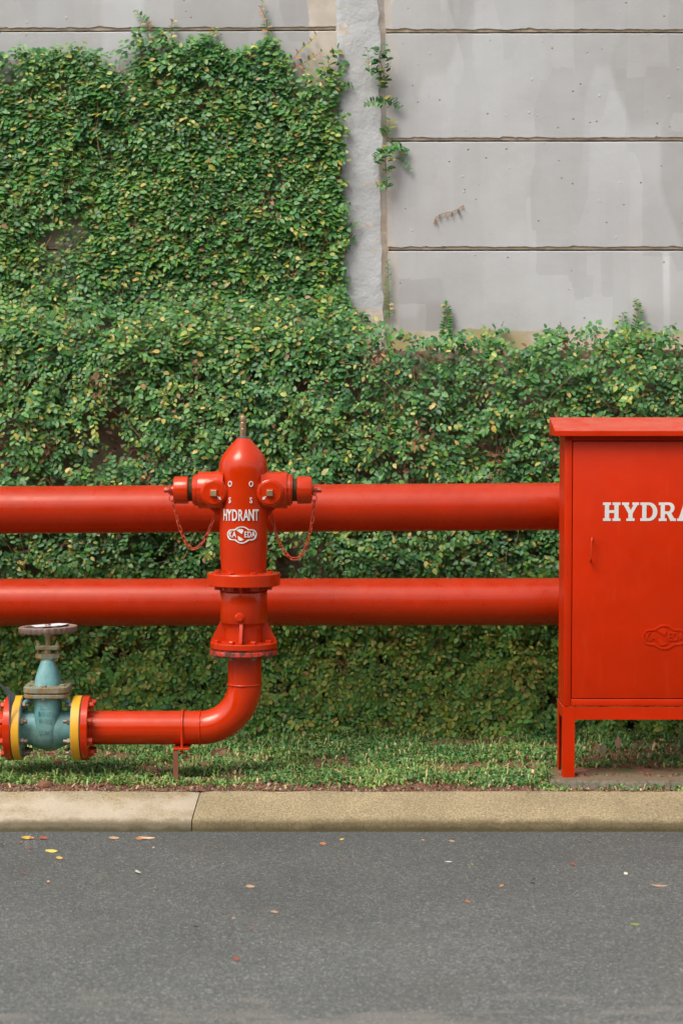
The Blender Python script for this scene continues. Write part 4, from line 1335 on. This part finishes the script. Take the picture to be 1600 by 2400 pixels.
for dx in (-22, 22):
    bm = B(); cyl(bm, (VX + dx * s, YH, zv(1533)), (VX + dx * s, YH, zv(1503)), 2.6 * s, 10); obj('stud', bm, 'valve_rust', gv)
    place('nut', hex_mesh('nut', 5.2 * s, 6 * s, 'valve_rust'), gv, (VX + dx * s, YH, zv(1513)), Q((0, 0, 1)))
bm = B(); cyl(bm, (VX + 1 * s, YH, zv(1516)), (VX + 1 * s, YH, zv(1472)), 6.4 * s, 20); obj('stem', bm, 'brass', gv)
# handwheel: fluted rim, hub, spokes, tipped a little
WC = Vector((VX + 1 * s, YH, zv(1474)))
tip_ = Matrix.Translation(WC) @ Euler((math.radians(-1.0), math.radians(-1.6), 0)).to_matrix().to_4x4()
bm = B(); n = 180; rings = []
prof = [(-8.2, 56), (-8.2, 64), (-6.4, 66.5), (5, 67.5), (6.6, 65.5), (6.8, 57), (4.4, 54.5), (-6, 54.5)]
for k in range(n):
    a = 2 * PI * k / n
    fl_ = 3.0 * (abs(math.sin(a * 14)) ** .7 - .5)
    ring = []
    for h_, r_ in prof:
        rr_ = r_ + (fl_ if r_ > 60 else 0)
        ring.append(bm.verts.new(tip_ @ Vector((rr_ * s * math.cos(a), rr_ * s * math.sin(a), h_ * s))))
    rings.append(ring)
for i in range(n):
    a, b = rings[i], rings[(i + 1) % n]
    for k in range(8):
        j = (k + 1) % 8; bm.faces.new([a[k], a[j], b[j], b[k]])
hwo = obj('handwheel', bm, 'rustrim', gv, angle=50)
for k in range(5):
    a = 2 * PI * k / 5 + .5
    bm = B(); d = Vector((math.cos(a), math.sin(a), 0)); pz = Vector((-d.y, d.x, 0))
    pts = [tip_ @ (d * (r_ * s) + pz * (w_ * s) + Vector((0, 0, -2 * s))) for r_, w_ in ((8, -5), (57, -4), (57, 4), (8, 5))]
    prism(bm, pts, (0, 0, 4 * s)); obj('spoke', bm, 'rustrim', hwo)
bm = B(); lathe(bm, tip_ @ Vector((0, 0, -5 * s)), (0, 0, 1), [(0, 12 * s), (8 * s, 12 * s), (9 * s, 10.5 * s)], 24); obj('hub', bm, 'rustrim', hwo)
bm = B(); lathe(bm, tip_ @ Vector((0, 0, 2.5 * s)), (0, 0, 1), [(0, 8.6 * s), (8 * s, 8.6 * s), (9 * s, 7.6 * s)], 6, .2); obj('hub_nut', bm, 'brass', hwo, angle=25)
# flanges left and right with studs
for sd, xa, xb in ((-1, FX(25), FX(43.5)), (1, FX(164.5), FX(184.5))):
    bm = B(); xflange(bm, xa, xb, RF); f_ = obj('flange', bm, 'yellow', gv, angle=30)
    xi = xb if sd < 0 else xa
    bm = B(); lathe(bm, (xi - .0004 if sd < 0 else xi - .0018, YH, zc), (1, 0, 0), [(0, 30 * s), (0, RF * .965), (.0022, RF * .965), (.0022, 30 * s)], 60); obj('flange_face', bm, 'valve', f_, angle=30)
    bm = B(); xg = FX(22.8) if sd < 0 else FX(184.3)
    lathe(bm, (xg, YH, zc), (1, 0, 0), [(0, 30 * s), (0, RF * .985), (FX(187.2) - FX(184.3), RF * .985), (FX(187.2) - FX(184.3), 30 * s)], 64); obj('gasket', bm, 'blackgap', gv, angle=30)
    for k, a in enumerate(angs):
        c = Vector((xi, YH + 61 * s * math.cos(a), zc + 61 * s * math.sin(a)))
        place('nut', NUT_V, f_, c, Q((-sd, 0, 0), k * .5))
        place('stud', STUD, f_, c, Q((-sd, 0, 0)))
    # strut from bonnet flange corner to the flange
    bm = B(); tube(bm, [Vector((VX + sd * 34 * s, YH - 18 * s, zv(1634))), Vector((VX + sd * 54 * s, YH - 20 * s, zv(1645)))], 5.5 * s, 10); obj('strut', bm, 'valve', gv)
# raised casting text on the chest
def chest_xf(py):
    def xf(x, y, z):
        w_ = np.interp(py - y / s, [1629, 1636, 1650, 1680, 1705, 1722, 1735], [52, 50, 50, 52, 53, 51, 46])
        return Vector((VX + x, YH - float(w_) * s - z - .0003, zv(py) + y))
    return xf
for txt, py, sz, kx in (('2521', 1650.5, 15.5, .84), ('EN1171', 1665.5, 15, .70), ('PN16', 1682.5, 15.5, .84), ('LUMI', 1708.5, 15.5, .88)):
    me = text_mesh('casting_text', txt, sz * s, .0018, scale_xf(chest_xf(py), kx), 'valve', .0003)
    place('casting_text', rel(me, gv), gv, ORG[gv.name])
# torn rubber gasket flap standing up behind the left flange
bm = B()
fo = [(-6, 1594), (4, 1601), (15, 1609), (25, 1617), (33, 1623), (38, 1629), (35, 1640), (29, 1655), (26.5, 1675), (25, 1700), (23, 1716), (22, 1700), (22, 1670), (21.5, 1650), (19, 1633), (13, 1618), (4, 1606), (-6, 1599)]
pts = []
for x, y in fo:
    p = U(x, y, YH - .104); pts.append(p + Vector((0, max(0, (1640 - y)) * -.0004, 0)))
prism(bm, pts, (0, .004, 0)); obj('gasket_flap', bm, 'rubber', gv, smooth=False)
# paper on the wheel
bm = B()
pp = [tip_ @ Vector((x * s, y * s, 7.6 * s)) for x, y in ((-40, 10), (-24, -32), (34, -6), (44, 36), (18, 54))]
prism(bm, pp, (0, 0, .0009))
for v in bm.verts: v.co.z += (float(fbm(v.co.x * 30, v.co.y * 30)) - .5) * .001
tag(obj('paper_sheet', bm, 'paper', smooth=False, origin=WC), 'white sheet of paper lying on the brown handwheel', 'paper')
# pipe running out of the frame at left
lp = empty('flanged_pipe', (FX(5), YH, zc), 'red pipe end with bolted flange at the left edge', 'pipe')
bm = B(); xflange(bm, FX(5.5), FX(22.6), RF); obj('flange', bm, 'red', lp, angle=30)
bm = B(); cyl(bm, (FX(5.5), YH, zc), (FX(5.5) - 1.3, YH, zc), rp, 56); obj('pipe', bm, 'red', lp, angle=50)
for k, a in enumerate(angs):
    place('bolt', XB, lp, (FX(5.7), YH + 61 * s * math.cos(a), zc + 61 * s * math.sin(a)), Q((-1, 0, 0), k))

# ------------------------------------------------------------------ hydrant cabinet on its concrete pad
CY0, CY1 = 6.625, 6.795
cx0 = U(1322, 1340, CY0).x; cx1 = cx0 + .66
def zq(py, Y=CY0): return U(1400, py, Y).z
cab = empty('hydrant_cabinet', (cx0 + .33, (CY0 + CY1) / 2, .1), 'red steel hose cabinet lettered HYDRANT, standing on legs', 'cabinet')
zb0, zb1 = zq(1655), zq(1019)
dx0, dx1 = U(1340.5, 1340, CY0).x, cx1 - (U(1340.5, 1340, CY0).x - cx0)
dz0, dz1 = zq(1637), zq(1034.5)
t4 = .0016
bm = B()
# carcass: sides, back, top, bottom, and a face frame round the door opening
box(bm, (cx0, CY0 + .003, zb0), (cx0 + t4, CY1, zb1)); box(bm, (cx1 - t4, CY0 + .003, zb0), (cx1, CY1, zb1))
box(bm, (cx0 + t4, CY1 - t4, zb0), (cx1 - t4, CY1, zb1)); box(bm, (cx0 + t4, CY0 + .02, zb0), (cx1 - t4, CY1 - t4, zb0 + t4)); box(bm, (cx0 + t4, CY0 + .02, zb1 - t4), (cx1 - t4, CY1 - t4, zb1))
obj('body', bm, 'red_sheet', cab, smooth=False)
def frame_piece(lo, hi):
    bm = B(); box(bm, lo, hi, .0018, seg=2); return obj('face_frame', bm, 'red_sheet', cab, angle=60)
g = .0022
frame_piece((cx0 - .0006, CY0, zb0 - .0005), (dx0 - g, CY0 + .018, zb1)); frame_piece((dx1 + g, CY0, zb0 - .0005), (cx1 + .0006, CY0 + .018, zb1))
frame_piece((dx0 - g + .0002, CY0 + .0003, dz1 + g), (dx1 + g - .0002, CY0 + .018, zb1 - .0002)); frame_piece((dx0 - g + .0002, CY0 + .0003, zb0), (dx1 + g - .0002, CY0 + .018, dz0 - g))
bm = B(); box(bm, (dx0, CY0 - .0012, dz0), (dx1, CY0 + .014, dz1), .002, seg=2)
door = obj('door', bm, 'red_sheet', cab, angle=60)
DY = CY0 - .0012
# handle
hxp = U(1384, 1280, DY).x; hx2 = U(1382.0, 1310, DY).x
za_, zb_ = U(1384, 1260, DY).z, U(1382, 1313, DY).z
bm = B(); tube(bm, [(hxp + .001, DY + .004, za_), (hxp + .001, DY - .018, za_), (hxp, DY - .024, za_ - .002), (hxp - .001, DY - .026, za_ - .009), (hx2, DY - .026, zb_ + .008), (hx2, DY - .024, zb_ + .002), (hx2, DY - .018, zb_), (hx2, DY + .004, zb_)], .0030, 10)
obj('handle', bm, 'red', door, angle=80)
for px, py in ((1329, 1345), (1348, 1346)):
    bm = B(); c = U(px, py, CY0 - .0012); lathe(bm, c + Vector((0, .001, 0)), (0, -1, 0), [(0, .0016), (.0008, .0013)], 8); obj('rivet_hole', bm, 'blackgap', door)
# slab-serif lettering, cut as outlines in units of 1/200 cap height
def arc(cx, cy, rx, ry, a0, a1, n=12): return [(cx + rx * math.cos(math.radians(a0 + (a1 - a0) * i / n)), cy + ry * math.sin(math.radians(a0 + (a1 - a0) * i / n))) for i in range(n + 1)]
SLAB = {
 'H': [[(0, 0), (85, 0), (85, 28), (66, 28), (66, 86), (122, 86), (122, 28), (103, 28), (103, 0), (188, 0), (188, 28), (168, 28), (168, 172), (188, 172), (188, 200), (103, 200), (103, 172), (122, 172), (122, 116), (66, 116), (66, 172), (85, 172), (85, 200), (0, 200), (0, 172), (20, 172), (20, 28), (0, 28)]],
 'Y': [[(47, 0), (137, 0), (137, 28), (115, 28), (115, 80), (166, 172), (184, 172), (184, 200), (112, 200), (112, 172), (124, 172), (95, 116), (66, 172), (76, 172), (76, 200), (0, 200), (0, 172), (18, 172), (69, 80), (69, 28), (47, 28)]],
 'D': [[(0, 0), (92, 0)] + arc(92, 100, 92, 100, -88, 88) + [(92, 200), (0, 200), (0, 172), (20, 172), (20, 28), (0, 28)], [(66, 29), (88, 29)] + arc(88, 100, 48, 71, -85, 85) + [(88, 171), (66, 171)]],
 'R': [[(0, 0), (85, 0), (85, 28), (66, 28), (66, 74), (90, 74), (126, 0), (186, 0), (186, 28), (166, 28), (136, 84)] + arc(112, 141, 58, 59, -58, 88) + [(110, 200), (0, 200), (0, 172), (20, 172), (20, 28), (0, 28)], [(66, 104), (104, 104)] + arc(104, 138, 24, 34, -85, 85) + [(104, 172), (66, 172)]],
 'A': [[(0, 0), (76, 0), (76, 28), (62, 28), (70, 52), (130, 52), (138, 28), (124, 28), (124, 0), (200, 0), (200, 28), (184, 28), (126, 200), (74, 200), (16, 28), (0, 28)], [(80, 82), (120, 82), (100, 146)]],
 'N': [[(0, 0), (80, 0), (80, 28), (62, 28), (62, 128), (140, 0), (172, 0), (172, 172), (190, 172), (190, 200), (112, 200), (112, 172), (130, 172), (130, 80), (56, 200), (0, 200), (0, 172), (20, 172), (20, 28), (0, 28)]],
 'T': [[(41, 0), (131, 0), (131, 28), (109, 28), (109, 170), (140, 170), (140, 135), (172, 135), (172, 200), (0, 200), (0, 135), (32, 135), (32, 170), (63, 170), (63, 28), (41, 28)]],
}
k4 = .2168
for ch, zx in zip('HYDRANT', (700, 905, 1103, 1302, 1502, 1706, 1906)):
    p0 = U(1260 + zx * k4, 950 + 1250 * k4, DY); p1 = U(1260 + zx * k4, 950 + 1050 * k4, DY)
    u_ = (p1.z - p0.z) / 200
    me = curve_mesh('letter', [[(x * u_, y * u_) for x, y in q] for q in SLAB[ch]], .0008, lambda x, y, z, p0=p0: Vector((p0.x + x, p0.y - .0007 - z, p0.z + y)), 'white')
    place('letter', rel(me, door), door, ORG[door.name])
# pressed badge on the door
def door_badge(dx, dy):
    c = U(1555.5, 1493, DY)
    return lambda x, y, z: Vector((c.x + x + dx, c.y - .0008 - z, c.z + y + dy))
badge(door, door_badge, s * 1.455, 'red_sheet', .0042, .0008)
# roof with sloping top, fascia and overhang
bm = B()
ry0, ry1 = CY0 - .035, CY1 - .02
rx0, rx1 = U(1300, 1015, ry0).x, cx1 + (cx0 - U(1300, 1015, ry0).x)
zf0, zf1 = U(1400, 1022.6, ry0).z, U(1400, 1010, ry0).z
zr = U(1400, 978, ry1).z
pr = [(ry0, zf0), (ry0, zf1), (ry1, zr), (ry1, zf0 + .002)]
a_ = [bm.verts.new((rx0, y, z)) for y, z in pr]; b_ = [bm.verts.new((rx1, y, z)) for y, z in pr]
bm.faces.new(a_); bm.faces.new(b_)
for i in range(4):
    j = (i + 1) % 4; bm.faces.new([a_[i], a_[j], b_[j], b_[i]])
bmesh.ops.bevel(bm, geom=list(bm.edges), offset=.0016, segments=2, affect='EDGES')
obj('roof', bm, 'red_sheet', cab, angle=30)
# stand: apron rails and four angle legs
za0, za1 = zq(1686.5), zq(1656.5)
lw = U(1344, 1700, CY0).x - U(1316, 1700, CY0).x
zp = .0972
for lx0, lx1, out in ((cx0 - .003, cx0 - .003 + lw, -1), (cx1 + .003 - lw, cx1 + .003, 1)):
    bm = B()
    L_ = [(lx0, CY0 - .002), (lx1, CY0 - .002), (lx1, CY0 + .001), (lx0 + .003, CY0 + .001), (lx0 + .003, CY0 + .034), (lx0, CY0 + .034)]
    if out > 0: L_ = [(lx0 + lx1 - x, y) for x, y in L_]
    prism(bm, [Vector((x, y, zp)) for x, y in L_], (0, 0, za1 - zp)); obj('leg', bm, 'red_sheet', cab, smooth=False)
    bm = B(); prism(bm, [Vector((x, CY0 + CY1 - y + .0, zp)) for x, y in L_], (0, 0, za1 - zp)); obj('leg', bm, 'red_sheet', cab, smooth=False)
    xs_ = (lx0, lx0 + .003) if out < 0 else (lx1 - .003, lx1)
    bm = B(); box(bm, (xs_[0], CY0 + .0345, za0 + .004), (xs_[1], CY1 - .0345, za1 - .0004)); obj('side_rail', bm, 'red_sheet', cab, smooth=False)
bm = B(); box(bm, (cx0 - .003 + lw + .0003, CY0 - .0018, za0), (cx1 + .003 - lw - .0003, CY0 + .0012, za1 - .0002)); obj('apron', bm, 'red_sheet', cab, smooth=False)
# pad
bm = B()
padx0 = U(1284, 1826, 6.6).x
n = 70; pr = [(6.592, .01), (6.595, .082), (6.600, .0925), (6.61, .0968), (6.7, .0971), (6.80, .0968), (6.815, .092), (6.82, .01)]
rows = []
for i in range(n + 1):
    x = padx0 + (cx1 + .10 - padx0) * i / n
    rows.append([bm.verts.new((x + (float(fbm(y * 30, 3)) - .5) * .02, y + (float(fbm(x * 25, y * 40)) - .5) * (.010 if 0 < k < 4 else .002) * (1 if k != 4 else 0), z - max(0, float(fbm(x * 30, k * .8 + 1)) - .45) * (.022 if k in (1, 2) else .002))) for k, (y, z) in enumerate(pr)])
for a, b in zip(rows, rows[1:]):
    for k in range(len(pr) - 1): bm.faces.new([a[k], a[k + 1], b[k + 1], b[k]])
bm.faces.new(rows[0]); bm.faces.new(rows[-1])
tag(obj('concrete_pad', bm, 'pad', origin=(padx0, 6.6, .1), angle=50), 'low mossy concrete pad under the red cabinet', 'pad')

# ------------------------------------------------------------------ small loose things
def dry_leaf(p, size, col, label, group, yaw=0., pitch_=0., roll=0., curl=.18, aspect=.5, name='fallen_leaf', cat='leaf', mat='deadleaf'):
    bm = B(); nu, nv = 7, 4; vs = []
    for i in range(nu + 1):
        u_ = i / nu; w = aspect * .5 * math.sin(PI * min(1, u_ * .96 + .02)) ** .75
        for j in range(nv + 1):
            v_ = (j / nv - .5) * 2 * w
            vs.append(bm.verts.new(((u_ - .5) * size, v_ * size, size * (curl * ((v_ * 1.6) ** 2) + curl * .8 * (u_ - .5) ** 2 + random.uniform(-.012, .012)))))
    for i in range(nu):
        for j in range(nv):
            k = i * (nv + 1) + j; bm.faces.new([vs[k], vs[k + 1], vs[k + nv + 2], vs[k + nv + 1]])
    R = Euler((roll, pitch_, yaw)).to_matrix()
    zmin = min((R @ v.co).z for v in vs)
    for v in vs: v.co = R @ v.co - Vector((0, 0, zmin - .0008)) + Vector(p)
    o = obj(name, bm, mat, origin=p, angle=80)
    set_col(o, col)
    return tag(o, label, cat, group)
GR = 'leaf bits lying on the asphalt'
Y_ = (.55, .36, .05); O_ = (.42, .17, .06); R_ = (.30, .09, .045); T_ = (.45, .28, .16); W_ = (.72, .64, .50); GN = (.38, .34, .07)
named = [(64, 1958, .030, Y_, 'bright yellow leaf against the foot of the pale kerb stone', .3, .5), (75, 1963, .020, O_, 'orange leaf touching the yellow leaf by the kerb', .9, .5), (102, 1965, .024, R_, 'red brown leaf just right of the yellow and orange pair', .6, .7),
         (267, 1964, .028, T_, 'tan leaf below the middle of the pale kerb stone', .1, .5), (344, 1960, .042, (.58, .40, .24), 'long pale tan leaf under the right end of the pale kerb stone', .15, .28), (326, 1968, .018, O_, 'small orange leaf just below the long tan leaf', 0, .6),
         (121, 1998, .031, (.56, .45, .10), 'yellow leaf lying on the asphalt below the red brown leaf', .1, .35), (3, 1985, .022, (.50, .38, .30), 'pale curled leaf standing at the left edge of the road', 1.2, .6), (139, 2013, .018, (.60, .38, .10), 'small curled yellow leaf right of the lone yellow leaf', .5, .6),
         (323, 2047, .017, W_, 'cream coloured chip, the brightest bit on the asphalt', .8, .8), (586, 2080, .022, T_, 'tan leaf on the asphalt under the hydrant', .2, .5), (756, 1980, .018, O_, 'orange leaf bit on the asphalt right of the hydrant', .4, .6),
         (1058, 1973, .016, T_, 'tan bit near the kerb left of the cabinet', .2, .5), (1543, 2078, .040, (.42, .26, .17), 'thin pale twig of leaf at the right edge of the road', .1, .14), (1095, 2115, .016, O_, 'orange bit on the asphalt below the cabinet leg', .7, .6),
         (1050, 2021, .020, (.62, .60, .56), 'thin white sliver on the asphalt right of centre', .1, .2), (1487, 2169, .022, (.20, .24, .05), 'greenish leaf low on the right of the road', .1, .3), (643, 2139, .018, T_, 'tan bit in the middle of the asphalt below the hydrant', .2, .45)]
for px, py, sz, c, lb, yaw, asp_ in named:
    up = .9 if 'standing' in lb else (.35 if 'chip' in lb else 0.12)
    dry_leaf(G(px, max(py, 1966), .001), sz * 1.2, c, lb, GR, yaw + random.uniform(-.2, .2), up * random.uniform(.6, 1), random.uniform(.25, .6), .35, asp_)
for k in range(42):
    px = random.uniform(10, 1590); py = 1968 + random.random() ** 1.8 * 300
    if px > 600 and random.random() < .4: px = random.uniform(10, 600)
    dry_leaf(G(px, py, .001), random.uniform(.008, .017), random.choice((O_, R_, T_, T_, Y_, W_, (.22, .11, .06))), 'tiny dry leaf crumb scattered on the asphalt', 'leaf crumbs on the road', random.uniform(0, 3), random.uniform(-.4, .4), random.uniform(.15, .7), .3, random.uniform(.4, .9), 'leaf_crumb', 'leaf bit')
# dead brown leaves on the verge
DB = (.15, .078, .045)
for px, py, sz, yaw, pit, lb in ((1412, 1775, .058, 1.3, .9, 'upright brown dead leaf in the grass right of the cabinet leg'), (1448, 1762, .058, 1.5, 1.0, 'tall brown dead leaf standing behind the cabinet apron gap'), (1398, 1764, .045, 1.9, .9, 'narrow brown dead leaf behind the upright one by the leg'),
        (1370, 1790, .075, .1, .1, 'flat brown dead leaf on the soil right beside the cabinet leg'), (1488, 1765, .036, 1.1, .8, 'small brown dead leaf further right under the cabinet'), (1562, 1772, .030, .5, .5, 'small tan dead leaf at the right edge under the cabinet'),
        (1110, 1742, .055, .2, .25, 'brown dead leaf at the fig foot left of the cabinet'), (1090, 1805, .026, 1.2, .8, 'small pale dead leaf standing in the grass left of the cabinet'), (1265, 1716, .07, .1, .1, 'long brown dead leaf under the fig next to the cabinet'),
        (817, 1805, .032, 1.5, .6, 'brown dead leaf in the grass right of the hydrant'), (1215, 1745, .045, .1, .2, 'dark dead leaf lying in front of the fig by the cabinet'), (372, 1790, .03, .6, .3, 'brown dead leaf near the pipe support')):
    p = G(px, py, .10); p.z = float(verge_z(p.x, p.y)) + .010
    dry_leaf(p, sz, tuple(v * random.uniform(.8, 1.3) for v in DB), lb, 'dead leaves on the verge', yaw, -pit * .75, random.uniform(-.5, .5), .4, .40, 'dead_leaf')
# soil clods
for px, py, sz, lb in ((137, 1803, .026, 'round brown clod of soil under the valve'), (105, 1846, .020, 'reddish clod of soil in front of the valve by the kerb'), (195, 1797, .018, 'small clod of soil right of the round one under the valve'), (480, 1806, .022, 'clod of soil just right of the pipe support')):
    p = G(px, py, .09); p.z = float(verge_z(p.x, p.y)) + sz * .3
    bm = B(); bmesh.ops.create_icosphere(bm, subdivisions=3, radius=sz)
    for v in bm.verts:
        n_ = float(fbm(v.co.x * 60 + px, v.co.z * 60 + v.co.y * 45)); v.co *= .65 + .7 * n_; v.co.z *= .62; v.co.x *= 1.25; v.co += p
    tag(obj('soil_clod', bm, 'rock', origin=p, angle=40), lb, 'clod', 'clods of soil')
